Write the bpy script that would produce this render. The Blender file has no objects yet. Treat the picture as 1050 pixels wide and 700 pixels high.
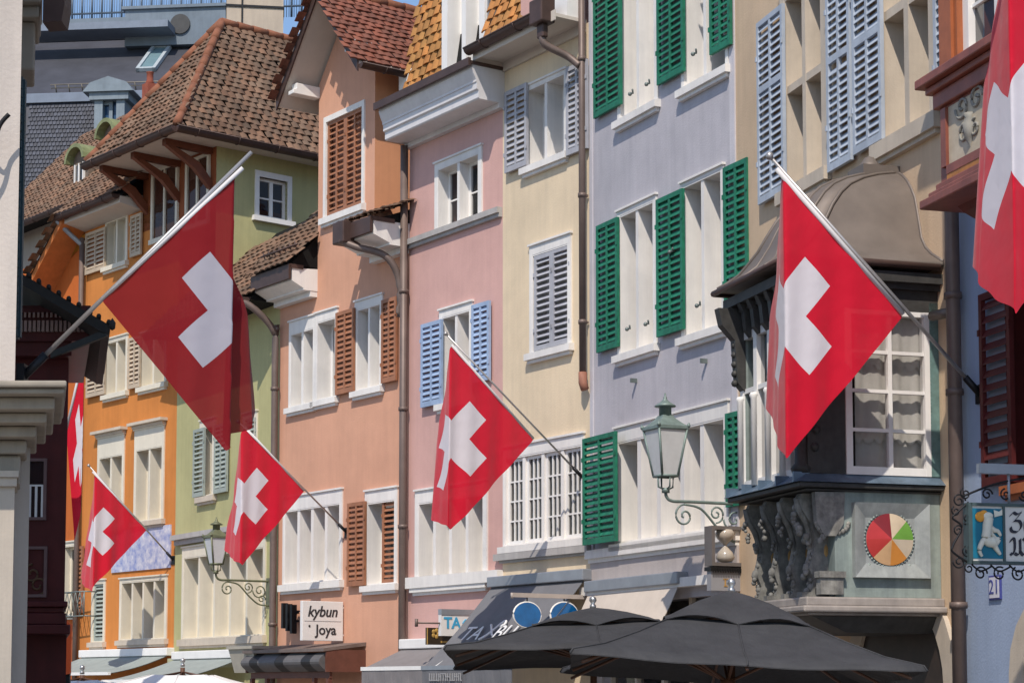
import bpy, bmesh, math, random
from mathutils import Vector, Matrix
random.seed(7)
R = math.radians
SC = bpy.context.scene
COL = SC.collection
# ---------------------------------------------------------------- camera
EYE = 2.1; PITCH = R(4.5); FPX = 2000.0; PPY = 705 - FPX*math.tan(PITCH)
cd = bpy.data.cameras.new('camera'); cam = bpy.data.objects.new('camera', cd); COL.objects.link(cam)
cam.location = (0, 0, EYE); cam.rotation_euler = (R(90)+PITCH, 0, 0)
cd.sensor_width = 36; cd.lens = 36*FPX/1050; cd.shift_y = (PPY-350)/1050
cd.clip_start = .1; cd.clip_end = 2000
SC.camera = cam
# ---------------------------------------------------------------- sky and sun
SUN_EL = R(51); SUN_H = Vector((.22, .975)).normalized()      # horizontal travel of the light
w = bpy.data.worlds.new('World'); SC.world = w; w.use_nodes = True
nt = w.node_tree; bg = nt.nodes['Background']
sky = nt.nodes.new('ShaderNodeTexSky'); sky.sky_type = 'NISHITA'; sky.sun_disc = False
sky.sun_elevation = SUN_EL; sky.sun_rotation = math.atan2(-SUN_H.x, -SUN_H.y)
sky.air_density = 1.0; sky.dust_density = .6; sky.ozone_density = 3.0
nt.links.new(sky.outputs[0], bg.inputs[0]); bg.inputs[1].default_value = .15
sl = bpy.data.lights.new('sun', 'SUN'); sl.energy = 3.7; sl.angle = R(.5); sl.color = (1, .91, .80)
so = bpy.data.objects.new('sun', sl); COL.objects.link(so)
L = Vector((SUN_H.x*math.cos(SUN_EL), SUN_H.y*math.cos(SUN_EL), -math.sin(SUN_EL)))
so.rotation_euler = L.to_track_quat('-Z', 'Y').to_euler(); so.location = (-10, -10, 40)
SC.view_settings.view_transform = 'Standard'; SC.view_settings.look = 'None'
SC.view_settings.gamma = 1; SC.view_settings.use_curve_mapping = False
SC.view_settings.exposure = 0.22
SC.cycles.max_bounces = 8; SC.cycles.transparent_max_bounces = 12
# ---------------------------------------------------------------- pixel -> plane helpers
def ray(px, py):
    x = (px-525)/FPX; z = (PPY-py)/FPX
    return Vector((x, math.cos(PITCH)-z*math.sin(PITCH), math.sin(PITCH)+z*math.cos(PITCH)))
class Frame:
    """a vertical plane standing in the street: local X along it, local Y through it"""
    def __init__(s, x, y, rot, z=0.0):
        s.P = Vector((x, y, z)); s.rot = rot
        s.X = Vector((math.cos(rot), math.sin(rot), 0)); s.Y = Vector((-math.sin(rot), math.cos(rot), 0))
    def hit(s, px, py, y=0.0):
        d = ray(px, py); o = Vector((0, 0, EYE))-s.P
        t = (y-o.dot(s.Y))/d.dot(s.Y); q = o+d*t
        return q.dot(s.X), q.z
    def w(s, x, y, z):
        return s.P+s.X*x+s.Y*y+Vector((0, 0, z))
    def at(s, x, y, z=0.0, rot=None):
        q = s.w(x, y, z); return Frame(q.x, q.y, s.rot if rot is None else rot, q.z)
# ---------------------------------------------------------------- materials
MATS = {}
def mat(name, col, rough=.7, var=.12, scale=3.0, bump=0.0, bscale=60.0, metal=0.0, streak=0.0, spec=.4, attr=False, col2=None, dist=.004):
    if name in MATS: return MATS[name]
    m = bpy.data.materials.new(name); m.use_nodes = True; n = m.node_tree.nodes; l = m.node_tree.links
    b = n['Principled BSDF']; b.inputs['Roughness'].default_value = rough; b.inputs['Metallic'].default_value = metal
    b.inputs['Specular IOR Level'].default_value = spec
    tc = n.new('ShaderNodeTexCoord')
    nz = n.new('ShaderNodeTexNoise'); nz.inputs['Scale'].default_value = scale; nz.inputs['Detail'].default_value = 6; nz.inputs['Roughness'].default_value = .65
    l.new(tc.outputs['Object'], nz.inputs['Vector'])
    rp = n.new('ShaderNodeValToRGB'); l.new(nz.outputs['Fac'], rp.inputs[0])
    c2 = col2 or tuple(min(1, c*(1+var)) for c in col); c1 = tuple(c*(1-var) for c in col)
    rp.color_ramp.elements[0].position = .3; rp.color_ramp.elements[1].position = .7
    rp.color_ramp.elements[0].color = (*c1, 1); rp.color_ramp.elements[1].color = (*c2, 1)
    out = rp.outputs[0]
    if streak:
        mp = n.new('ShaderNodeMapping'); mp.inputs['Scale'].default_value = (5, 5, .35); l.new(tc.outputs['Object'], mp.inputs[0])
        n2 = n.new('ShaderNodeTexNoise'); n2.inputs['Scale'].default_value = 1.3; n2.inputs['Detail'].default_value = 8; n2.inputs['Roughness'].default_value = .7
        l.new(mp.outputs[0], n2.inputs['Vector'])
        r2 = n.new('ShaderNodeValToRGB'); l.new(n2.outputs['Fac'], r2.inputs[0])
        r2.color_ramp.elements[0].position = .32; r2.color_ramp.elements[1].position = .6
        r2.color_ramp.elements[0].color = (1-streak, 1-streak, 1-streak*.9, 1); r2.color_ramp.elements[1].color = (1, 1, 1, 1)
        mx = n.new('ShaderNodeMix'); mx.data_type = 'RGBA'; mx.blend_type = 'MULTIPLY'; mx.inputs[0].default_value = 1
        l.new(out, mx.inputs[6]); l.new(r2.outputs[0], mx.inputs[7]); out = mx.outputs[2]
        n4 = n.new('ShaderNodeTexNoise'); n4.inputs['Scale'].default_value = .7; n4.inputs['Detail'].default_value = 9; n4.inputs['Roughness'].default_value = .6; n4.inputs['Distortion'].default_value = .6
        l.new(tc.outputs['Object'], n4.inputs['Vector']); r4 = n.new('ShaderNodeValToRGB'); l.new(n4.outputs['Fac'], r4.inputs[0])
        r4.color_ramp.elements[0].position = .38; r4.color_ramp.elements[1].position = .56
        r4.color_ramp.elements[0].color = (1-streak*.8, 1-streak*.75, 1-streak*.7, 1); r4.color_ramp.elements[1].color = (1, 1, 1, 1)
        m4 = n.new('ShaderNodeMix'); m4.data_type = 'RGBA'; m4.blend_type = 'MULTIPLY'; m4.inputs[0].default_value = 1
        l.new(out, m4.inputs[6]); l.new(r4.outputs[0], m4.inputs[7]); out = m4.outputs[2]
    if attr:
        at = n.new('ShaderNodeAttribute'); at.attribute_name = 'tint'
        mx = n.new('ShaderNodeMix'); mx.data_type = 'RGBA'; mx.blend_type = 'MULTIPLY'; mx.inputs[0].default_value = 1
        l.new(out, mx.inputs[6]); l.new(at.outputs['Color'], mx.inputs[7]); out = mx.outputs[2]
    l.new(out, b.inputs['Base Color'])
    if bump:
        n3 = n.new('ShaderNodeTexNoise'); n3.inputs['Scale'].default_value = bscale; n3.inputs['Detail'].default_value = 4
        l.new(tc.outputs['Object'], n3.inputs['Vector'])
        bp = n.new('ShaderNodeBump'); bp.inputs['Strength'].default_value = bump; bp.inputs['Distance'].default_value = dist
        l.new(n3.outputs['Fac'], bp.inputs['Height']); l.new(bp.outputs[0], b.inputs['Normal'])
    MATS[name] = m; return m
def stucco(name, col, streak=.1): return mat(name, col, .9, .09, .8, .4, 38, streak=streak, spec=.2, dist=.008)
def glass_mat(name, tint, alpha, rough=.03):
    m = bpy.data.materials.new(name); m.use_nodes = True; n = m.node_tree.nodes; l = m.node_tree.links
    b = n['Principled BSDF']; b.inputs['Base Color'].default_value = (*tint, 1); b.inputs['Roughness'].default_value = rough
    tr = n.new('ShaderNodeBsdfTransparent'); mx = n.new('ShaderNodeMixShader'); mx.inputs[0].default_value = alpha
    tc = n.new('ShaderNodeTexCoord'); nz = n.new('ShaderNodeTexNoise'); nz.inputs['Scale'].default_value = 2.5
    bp = n.new('ShaderNodeBump'); bp.inputs['Strength'].default_value = .15; bp.inputs['Distance'].default_value = .02
    l.new(tc.outputs['Object'], nz.inputs['Vector']); l.new(nz.outputs['Fac'], bp.inputs['Height']); l.new(bp.outputs[0], b.inputs['Normal'])
    l.new(tr.outputs[0], mx.inputs[1]); l.new(b.outputs[0], mx.inputs[2]); l.new(mx.outputs[0], n['Material Output'].inputs[0])
    MATS[name] = m; return m
def cloth_mat(name, red, white, trans=.35, alpha=.0):
    """flag cloth: white cross on red, woven from the flag's own uv"""
    m = bpy.data.materials.new(name); m.use_nodes = True; n = m.node_tree.nodes; l = m.node_tree.links
    uv = n.new('ShaderNodeUVMap'); sp = n.new('ShaderNodeSeparateXYZ'); l.new(uv.outputs[0], sp.inputs[0])
    def m1(op, a, b):
        k = n.new('ShaderNodeMath'); k.operation = op
        for i, v in enumerate((a, b)):
            if v is None: continue
            if isinstance(v, (int, float)): k.inputs[i].default_value = v
            else: l.new(v, k.inputs[i])
        return k.outputs[0]
    au = m1('ABSOLUTE', m1('SUBTRACT', sp.outputs[0], .5), None); av = m1('ABSOLUTE', m1('SUBTRACT', sp.outputs[1], .5), None)
    arm1 = m1('MULTIPLY', m1('LESS_THAN', au, .31), m1('LESS_THAN', av, .1)); arm2 = m1('MULTIPLY', m1('LESS_THAN', av, .31), m1('LESS_THAN', au, .1))
    cr = m1('MAXIMUM', arm1, arm2)
    hem = m1('LESS_THAN', sp.outputs[0], -1)
    tc = n.new('ShaderNodeTexCoord'); nz = n.new('ShaderNodeTexNoise'); nz.inputs['Scale'].default_value = 3; nz.inputs['Detail'].default_value = 3
    l.new(tc.outputs['Object'], nz.inputs['Vector'])
    mx0 = n.new('ShaderNodeMix'); mx0.data_type = 'RGBA'; l.new(nz.outputs['Fac'], mx0.inputs[0])
    mx0.inputs[6].default_value = (*[c*.85 for c in red], 1); mx0.inputs[7].default_value = (*red, 1)
    mx = n.new('ShaderNodeMix'); mx.data_type = 'RGBA'; l.new(cr, mx.inputs[0]); l.new(mx0.outputs[2], mx.inputs[6]); mx.inputs[7].default_value = (*white, 1)
    b = n['Principled BSDF']; b.inputs['Roughness'].default_value = .75; b.inputs['Specular IOR Level'].default_value = .2
    b.inputs['Sheen Weight'].default_value = .2
    l.new(mx.outputs[2], b.inputs['Base Color'])
    wv = n.new('ShaderNodeTexNoise'); wv.inputs['Scale'].default_value = 5; l.new(tc.outputs['Object'], wv.inputs['Vector'])
    bp = n.new('ShaderNodeBump'); bp.inputs['Strength'].default_value = .3; bp.inputs['Distance'].default_value = .03
    l.new(wv.outputs['Fac'], bp.inputs['Height']); l.new(bp.outputs[0], b.inputs['Normal'])
    tl = n.new('ShaderNodeBsdfTranslucent'); l.new(mx.outputs[2], tl.inputs[0])
    s1 = n.new('ShaderNodeMixShader'); s1.inputs[0].default_value = trans; l.new(b.outputs[0], s1.inputs[1]); l.new(tl.outputs[0], s1.inputs[2])
    tr = n.new('ShaderNodeBsdfTransparent')
    tm = n.new('ShaderNodeMix'); tm.data_type = 'RGBA'; tm.inputs[0].default_value = .6; tm.inputs[6].default_value = (1, 1, 1, 1); l.new(mx.outputs[2], tm.inputs[7]); l.new(tm.outputs[2], tr.inputs[0])
    s2 = n.new('ShaderNodeMixShader')
    fac = m1('MULTIPLY', m1('SUBTRACT', 1.0, m1('MULTIPLY', cr, .7)), alpha); l.new(fac, s2.inputs[0])
    l.new(s1.outputs[0], s2.inputs[1]); l.new(tr.outputs[0], s2.inputs[2]); l.new(s2.outputs[0], n['Material Output'].inputs[0])
    MATS[name] = m; return m
# ---------------------------------------------------------------- mesh builder
class MB:
    def __init__(s): s.v = []; s.f = []; s.tint = []; s.smooth = []
    def add(s, vs, fs, tint=None, smooth=False):
        o = len(s.v); s.v += [tuple(v) for v in vs]; s.f += [tuple(i+o for i in f) for f in fs]
        s.tint += [tint or (1, 1, 1)]*len(fs); s.smooth += [smooth]*len(fs); return s
    def box(s, x0, x1, y0, y1, z0, z1):
        return s.add([(x0, y0, z0), (x1, y0, z0), (x1, y1, z0), (x0, y1, z0), (x0, y0, z1), (x1, y0, z1), (x1, y1, z1), (x0, y1, z1)],
            [(0, 3, 2, 1), (4, 5, 6, 7), (0, 1, 5, 4), (1, 2, 6, 5), (2, 3, 7, 6), (3, 0, 4, 7)])
    def quad(s, *p): return s.add(p, [tuple(range(len(p)))])
    def solid(s, a, b):
        """two matching rings of points joined into a closed solid"""
        n = len(a)
        return s.add(list(a)+list(b), [tuple(range(n-1, -1, -1)), tuple(range(n, 2*n))]+[(i, (i+1) % n, n+(i+1) % n, n+i) for i in range(n)])
    def prism(s, poly, y0, y1): return s.solid([(x, y0, z) for x, z in poly], [(x, y1, z) for x, z in poly])
    def prism_x(s, poly, x0, x1): return s.solid([(x0, y, z) for y, z in poly], [(x1, y, z) for y, z in poly])
    def prism_z(s, poly, z0, z1): return s.solid([(x, y, z0) for x, y in poly], [(x, y, z1) for x, y in poly])
    def tube(s, pts, r, n=8, r2=None, cap=True):
        pts = [Vector(p) for p in pts]; rings = []
        for i, p in enumerate(pts):
            d = (pts[min(i+1, len(pts)-1)]-pts[max(i-1, 0)]).normalized()
            a = d.cross(Vector((0, 0, 1)));  a = a if a.length > .05 else d.cross(Vector((1, 0, 0))); a.normalize(); b = d.cross(a)
            rr = r if r2 is None else r+(r2-r)*i/max(1, len(pts)-1)
            rings.append([p+(a*math.cos(2*math.pi*k/n)+b*math.sin(2*math.pi*k/n))*rr for k in range(n)])
        vs = [v for g in rings for v in g]; fs = []
        for i in range(len(rings)-1):
            for k in range(n): fs.append((i*n+k, i*n+(k+1) % n, (i+1)*n+(k+1) % n, (i+1)*n+k))
        if cap: fs += [tuple(range(n-1, -1, -1)), tuple((len(rings)-1)*n+k for k in range(n))]
        return s.add(vs, fs, smooth=True)
    def lathe(s, prof, c=(0, 0, 0), n=14, rot=0.0, smooth=True):
        """profile [(radius, z)] turned about z"""
        vs = []; fs = []
        for r, z in prof:
            for k in range(n):
                a = rot+2*math.pi*k/n; vs.append((c[0]+r*math.cos(a), c[1]+r*math.sin(a), c[2]+z))
        for i in range(len(prof)-1):
            for k in range(n): fs.append((i*n+k, i*n+(k+1) % n, (i+1)*n+(k+1) % n, (i+1)*n+k))
        fs += [tuple(range(n-1, -1, -1)), tuple((len(prof)-1)*n+k for k in range(n))]
        return s.add(vs, fs, smooth=smooth)
    def ball(s, c, r, sx=1, sy=1, sz=1, n=8):
        vs = []; fs = []; m = n//2+1
        for i in range(m+1):
            t = math.pi*i/m
            for k in range(n):
                p = 2*math.pi*k/n; vs.append((c[0]+r*sx*math.sin(t)*math.cos(p), c[1]+r*sy*math.sin(t)*math.sin(p), c[2]+r*sz*math.cos(t)))
        for i in range(m):
            for k in range(n): fs.append((i*n+k, (i+1)*n+k, (i+1)*n+(k+1) % n, i*n+(k+1) % n))
        return s.add(vs, fs, smooth=True)
    def build(s, name, m, parent=None, bevel=0.0, recalc=True):
        me = bpy.data.meshes.new(name); me.from_pydata(s.v, [], s.f)
        if any(t != (1, 1, 1) for t in s.tint):
            at = me.color_attributes.new('tint', 'FLOAT_COLOR', 'CORNER'); i = 0
            for p, t in zip(me.polygons, s.tint):
                for k in p.loop_indices: at.data[k].color = (*t, 1)
        for p, sm in zip(me.polygons, s.smooth): p.use_smooth = sm
        if recalc:
            b = bmesh.new(); b.from_mesh(me); bmesh.ops.recalc_face_normals(b, faces=b.faces); b.to_mesh(me); b.free()
        if m: me.materials.append(m)
        o = bpy.data.objects.new(name, me); COL.objects.link(o); o.parent = parent
        if bevel:
            bv = o.modifiers.new('bevel', 'BEVEL'); bv.width = bevel; bv.segments = 2; bv.limit_method = 'ANGLE'
        return o
def tag(o, label=None, cat=None, group=None, kind=None):
    for k, v in (('label', label), ('category', cat), ('group', group), ('kind', kind)):
        if v: o[k] = v
    return o
def thing(name, F, label, cat, group=None):
    o = bpy.data.objects.new(name, None); COL.objects.link(o); o.empty_display_size = .2
    o.location = F.P; o.rotation_euler = (0, 0, F.rot); return tag(o, label, cat, group)
def words(name, body, size, m, parent, loc, rot=(math.pi/2, 0, 0), shear=0.0, align='CENTER', ext=.004, sx=1.0, offset=0.0):
    c = bpy.data.curves.new(name, 'FONT'); c.body = body; c.size = size; c.extrude = ext; c.shear = shear
    c.align_x = align; c.align_y = 'CENTER'; c.offset = offset; c.materials.append(m)
    tmp = bpy.data.objects.new(name, c); COL.objects.link(tmp); dg = bpy.context.evaluated_depsgraph_get(); dg.update()
    me = bpy.data.meshes.new_from_object(tmp.evaluated_get(dg)); bpy.data.objects.remove(tmp); bpy.data.curves.remove(c)
    o = bpy.data.objects.new(name, me); COL.objects.link(o); o.parent = parent; o.location = loc; o.rotation_euler = rot; o.scale = (sx, 1, 1); return o
# ---------------------------------------------------------------- colours
white_stone = mat('white_painted_stone', (.77, .74, .70), .75, .05, 2.5, .25, 50, streak=.12)
white_wood = mat('white_wood', (.78, .76, .73), .55, .04, 4, .1, 30, streak=.06)
cream_wood = mat('cream_wood', (.70, .64, .52), .6, .05, 4, .1, 30, streak=.08)
beige_stone = mat('beige_sandstone', (.56, .48, .385), .85, .08, 3, .4, 50, streak=.12)
grey_stone = mat('grey_sandstone', (.42, .40, .38), .85, .1, 3, .4, 40, streak=.15)
green_paint = mat('green_shutter_paint', (.014, .165, .095), .6, .32, 12, .1, 40, streak=.18)
blue_paint = mat('light_blue_shutter_paint', (.33, .43, .60), .55, .12, 5, .1, 40, streak=.15)
greyblue_paint = mat('grey_blue_shutter_paint', (.44, .49, .56), .6, .1, 5, .1, 40, streak=.15)
grey_paint = mat('grey_shutter_paint', (.42, .42, .45), .6, .1, 5, .1, 40, streak=.15)
brown_paint = mat('brown_shutter_paint', (.34, .145, .075), .55, .14, 5, .1, 40, streak=.15)
tan_paint = mat('tan_shutter_paint', (.50, .40, .29), .6, .1, 5, .1, 40, streak=.12)
sage_paint = mat('sage_shutter_paint', (.33, .37, .33), .6, .1, 5, .1, 40, streak=.12)
maroon_paint = mat('maroon_paint', (.085, .014, .014), .45, .2, 4, .1, 40, streak=.15)
redwood = mat('red_brown_wood', (.27, .085, .055), .45, .2, 5, .15, 40, streak=.2)
orange_wood = mat('orange_wood', (.36, .11, .04), .5, .15, 5, .1, 40, streak=.15)
dark_pane = glass_mat('window_glass', (.012, .014, .018), .55)
clear_pane = glass_mat('oriel_glass', (.02, .022, .025), .30)
curtain_m = mat('curtain_cloth', (.62, .60, .56), .9, .08, 6)
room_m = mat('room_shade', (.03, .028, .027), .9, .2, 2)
pipe_m = mat('brown_drainpipe', (.15, .11, .095), .5, .15, 4, metal=.2)
gutter_m = mat('dark_brown_gutter', (.075, .045, .038), .5, .2, 4, metal=.2)
lead_m = mat('brown_sheet_metal', (.185, .155, .135), .55, .14, 2.5, .12, 6, metal=.3)
zinc_m = mat('zinc_sheet', (.30, .32, .35), .45, .12, 3, .1, 8, metal=.4)
iron_m = mat('wrought_iron', (.02, .02, .022), .5, .2, 8, metal=.6)
verdigris_m = mat('verdigris_paint', (.15, .25, .24), .5, .25, 9, .2, 40, metal=.2)
grey_iron = mat('grey_green_iron', (.17, .20, .19), .5, .2, 8, metal=.4)
tile_brown = mat('old_brown_roof_tile', (.155, .092, .058), .9, .38, 1.1, .5, 40, attr=True, dist=.01)
tile_red = mat('red_roof_tile', (.20, .072, .045), .85, .2, 3, .4, 40, attr=True, dist=.01)
tile_orange = mat('ochre_roof_tile', (.42, .19, .055), .8, .2, 3, .4, 40, attr=True, dist=.01)
ridge_m = mat('terracotta_ridge', (.22, .085, .045), .85, .25, 4, .4, 30, dist=.01)
slate_m = mat('dark_slate', (.042, .048, .064), .6, .3, 7, .3, 20, attr=True)
soffit_m = mat('pale_soffit_board', (.56, .50, .44), .8, .06, 3)
# ================================================================ builders
class House:
    def __init__(s, name, F, W, top, wallm, label, cat='house', depth=4.0, roof=None):
        s.F = F; s.W = W; s.top = top; s.wm = wallm; s.D = depth; s.open = []
        s.root = thing(name, F, label, cat, 'old town houses along the lane')
    def wall(s, name='wall', gable=None, sides=True):
        W, D, T = s.W, s.D, s.top; m = MB(); EPS = 1e-4
        xs = sorted({0, W, *[o[0] for o in s.open], *[o[1] for o in s.open]}); zs = sorted({0, T, *[o[2] for o in s.open], *[o[3] for o in s.open]})
        for i in range(len(xs)-1):
            for j in range(len(zs)-1):
                cx = (xs[i]+xs[i+1])/2; cz = (zs[j]+zs[j+1])/2
                if any(o[0] < cx < o[1] and o[2] < cz < o[3] for o in s.open): continue
                m.quad((xs[i], 0, zs[j]), (xs[i+1], 0, zs[j]), (xs[i+1], 0, zs[j+1]), (xs[i], 0, zs[j+1]))
        for a, b, c, d in s.open:
            t = .45
            m.quad((a, 0, c), (a, t, c), (a, t, d), (a, 0, d)); m.quad((b, 0, c), (b, 0, d), (b, t, d), (b, t, c))
            m.quad((a, 0, c), (b, 0, c), (b, t, c), (a, t, c)); m.quad((a, 0, d), (a, t, d), (b, t, d), (b, 0, d))
        m.quad((0, 0, 0), (0, 0, T), (0, D, T), (0, D, 0)); m.quad((W, 0, 0), (W, D, 0), (W, D, T), (W, 0, T))
        m.quad((0, D, 0), (0, D, T), (W, D, T), (W, D, 0)); m.quad((0, 0, T), (W, 0, T), (W, D, T), (0, D, T))
        o = m.build(name, s.wm, s.root, recalc=False)
        rm = MB()
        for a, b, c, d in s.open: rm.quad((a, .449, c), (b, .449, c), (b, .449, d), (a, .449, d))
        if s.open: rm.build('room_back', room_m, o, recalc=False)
        return o
def shutter(F, parent, xa, xb, yt, yb, m, d0=-.085, th=.045, cols=2, pitch=.088, rail=None, px=True, ang=0.0, label=None, closed=False):
    """louvred shutter between two columns of the photograph; yt, yb are read at xa"""
    ym = (max(yt, 5)+yb)/2
    if px:
        x0, z1 = F.hit(xa, yt, d0); _, z0 = F.hit(xa, yb, d0); x1, _ = F.hit(xb, ym, d0); x0, _ = F.hit(xa, ym, d0)
    else: x0, x1, z0, z1 = xa, xb, yb, yt
    b = MB(); fr = .055; y0, y1 = d0, d0+th
    bounds = [x0]+[x0+(x1-x0)*k/cols for k in range(1, cols)]+[x1]
    b.box(x0, x0+fr, y0, y1, z0, z1); b.box(x1-fr, x1, y0, y1, z0, z1)
    for k in range(1, cols): b.box(bounds[k]-fr*.42, bounds[k]+fr*.42, y0+.002, y1-.002, z0+.08, z1-.06)
    b.box(x0+fr, x1-fr, y0, y1, z0, z0+.085); b.box(x0+fr, x1-fr, y0, y1, z1-.065, z1)
    zr = []
    if rail: zr = [z0+(z1-z0)*r for r in rail]
    for z in zr: b.box(x0+fr, x1-fr, y0+.001, y1-.001, z-.04, z+.04)
    n = max(3, int((z1-z0-.15)/pitch)); p = (z1-z0-.15)/n
    up = 1 if closed else -1
    for k in range(n):
        z = z0+.085+p*(k+.5)
        if any(abs(z-q) < .06 for q in zr): continue
        ya, yb2 = (y0+.004, y1-.004) if up > 0 else (y0+.004, y1-.004)
        h = .022 if closed else .034
        a = [(x0+fr*.8, ya, z-h), (x0+fr*.8, yb2, z+h), (x0+fr*.8, yb2, z+h+.009), (x0+fr*.8, ya, z-h+.009)]
        c = [(x1-fr*.8, y, zz) for _, y, zz in a]
        b.solid(a, c)
    for z in (z0+.22*(z1-z0), z0+.8*(z1-z0)): b.box(x0-.012, x0+.02, y0-.012, y0, z-.03, z+.03); b.box(x1-.02, x1+.012, y0-.012, y0, z-.03, z+.03)
    o = b.build('shutter', m, parent)
    if label: o['label'] = label
    return o
def window(h, x0, x1, yt, yb, n=2, depth=.30, sur=.09, head=None, mull=.07, m=None, sill=.11, sill_m=None, bars=(1, 1), case=.05, transom=0, shutters=(), pane=True, curtain=False, hood=False, split=None, parent=None):
    m = m or white_stone; F = h.F; ym = (max(yt, 5)+yb)/2
    s0, z1 = F.hit(x0, yt); _, z0 = F.hit(x0, yb); s1, _ = F.hit(x1, ym); s0, _ = F.hit(x0, ym)
    h.open.append((s0, s1, z0, z1)); hd = sur if head is None else head
    b = MB(); t = .022
    b.box(s0-sur, s0, -.03, .012, z0, z1+hd); b.box(s1, s1+sur, -.03, .012, z0, z1+hd); b.box(s0, s1, -.028, .012, z1, z1+hd)
    b.box(s0-sur-.02, s1+sur+.02, -.055, -.0, z1+hd, z1+hd+.03)
    b.box(s0, s0+t, -.026, depth, z0, z1); b.box(s1-t, s1, -.026, depth, z0, z1); b.box(s0+t, s1-t, -.024, depth, z1-t, z1); b.box(s0+t, s1-t, -.02, depth, z0, z0+t)
    ed = split or [k/n for k in range(n+1)]
    es = [s0+(s1-s0)*e for e in ed]
    for e in es[1:-1]: b.box(e-mull/2, e+mull/2, -.012, depth-.002, z0+t, z1-t)
    tz = [z0+(z1-z0)*q for q in (transom if isinstance(transom, (list, tuple)) else [transom])] if transom else []
    for z in tz:
        for k in range(len(es)-1): b.box(es[k]+(t if k == 0 else mull/2), es[k+1]-(t if k == len(es)-2 else mull/2), -.008, depth-.004, z-mull/2, z+mull/2)
    fr = b.build('window', m, parent or h.root)
    c = MB(); g = MB(); cu = MB(); yc = depth-.02
    zlev = [z0+t]+[v for z in tz for v in (z-mull/2, z+mull/2)]+[z1-t]
    for k in range(len(es)-1):
        a = es[k]+(t if k == 0 else mull/2); e = es[k+1]-(t if k == len(es)-2 else mull/2)
        for q in range(0, len(zlev), 2):
            zl, zh = zlev[q], zlev[q+1]
            c.box(a, a+case, yc-.05, yc, zl, zh); c.box(e-case, e, yc-.05, yc, zl, zh); c.box(a+case, e-case, yc-.05, yc, zl, zl+case); c.box(a+case, e-case, yc-.05, yc, zh-case, zh)
            for i in range(1, bars[0]): xx = a+case+(e-a-2*case)*i/bars[0]; c.box(xx-.012, xx+.012, yc-.042, yc-.008, zl+case, zh-case)
            for i in range(1, bars[1]): zz = zl+case+(zh-zl-2*case)*i/bars[1]; c.box(a+case, e-case, yc-.04, yc-.01, zz-.012, zz+.012)
            g.quad((a+case*.5, yc-.02, zl), (e-case*.5, yc-.02, zl), (e-case*.5, yc-.02, zh), (a+case*.5, yc-.02, zh))
            if curtain:
                for s in range(8):
                    xa, xb = a+(e-a)*s/8, a+(e-a)*(s+1)/8; yy = [yc+.05+.02*(i % 2) for i in (s, s+1)]
                    cu.quad((xa, yy[0], zl), (xb, yy[1], zl), (xb, yy[1], zh), (xa, yy[0], zh))
    c.build('casement', white_wood if m is not cream_wood else cream_wood, fr)
    g.build('pane', dark_pane, fr, recalc=False)
    if curtain: cu.build('curtain', curtain_m, fr, recalc=False)
    if sill:
        k = MB(); k.prism_x([(-.10, z0-sill), (-.10, z0-.012), (0.0, z0), (.015, z0), (.015, z0-sill)], s0-sur-.05, s1+sur+.05); k.box(s0-sur-.01, s1+sur+.01, -.06, .01, z0-sill-.05, z0-sill)
        k.build('sill', sill_m or m, fr)
    if hood:
        k = MB(); zt = z1+hd+.03; k.box(s0-sur-.02, s1+sur+.02, -.09, .01, zt, zt+.06); k.box(s0-sur-.09, s1+sur+.09, -.17, .01, zt+.06, zt+.12); k.build('hood', sill_m or m, fr)
    for sh in shutters:
        xa, xb, a, b2, sm = sh[:5]; kw = sh[5] if len(sh) > 5 else {}
        shutter(F, fr, xa, xb, a, b2, sm, **kw)
    return fr, (s0, s1, z0, z1)
def tiles(o, ex, ey, nx, ny, tw, th, m, parent, name='roof', keep=None, jit=.014, cup=.026, lo=.78, seed=1):
    """roof tiles laid in courses: o = lower corner, ex along the eave, ey up the slope"""
    rnd = random.Random(seed); o = Vector(o); ex = Vector(ex).normalized(); ey = Vector(ey).normalized(); nn = ex.cross(ey).normalized()
    if nn.z < 0: nn = -nn
    b = MB()
    for j in range(ny):
        off = .5*tw if j % 2 else 0
        for i in range(-1, nx+1):
            if keep and not keep((i+.5)*tw+off, (j+.5)*th): continue
            t = lo+(1.18-lo)*rnd.random(); hue = rnd.uniform(-.1, .1)
            tint = (t*(1+hue), t, t*(1-hue*.6)); dx, dy, dn = rnd.uniform(-jit, jit), rnd.uniform(-jit, jit), rnd.uniform(0, jit); tl = rnd.uniform(-jit, jit)
            vs = []
            for jj, (yy, hh) in enumerate(((-.03, .034), (th*1.1, .006))):
                for k in range(5):
                    q = k/4; x = i*tw+off+.004+(tw-.008)*q+dx; c = cup*math.sin(math.pi*q)
                    vs.append(o+ex*x+ey*(j*th+yy+dy+tl*(q-.5))+nn*(hh+c+dn))
            for k in range(5):
                q = k/4; x = i*tw+off+.004+(tw-.008)*q+dx
                vs.append(o+ex*x+ey*(j*th-.03+dy+tl*(q-.5))+nn*(.022+cup*math.sin(math.pi*q)+dn-.014))
            b.add(vs, [(k, k+1, 6+k, 5+k) for k in range(4)]+[(10+k, 11+k, k+1, k) for k in range(4)], tint=tint)
    return b.build(name, m, parent, recalc=False)
def ridge(pts, r, m, parent, seg=.36, name='ridge_tiles'):
    b = MB()
    for p, q in zip(pts[:-1], pts[1:]):
        p, q = Vector(p), Vector(q); n = max(1, int((q-p).length/seg))
        for k in range(n):
            a = p+(q-p)*(k/n); c = p+(q-p)*((k+1.08)/n); b.tube([a, c], r*1.08, 8, r*.9)
    return b.build(name, m, parent)
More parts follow.
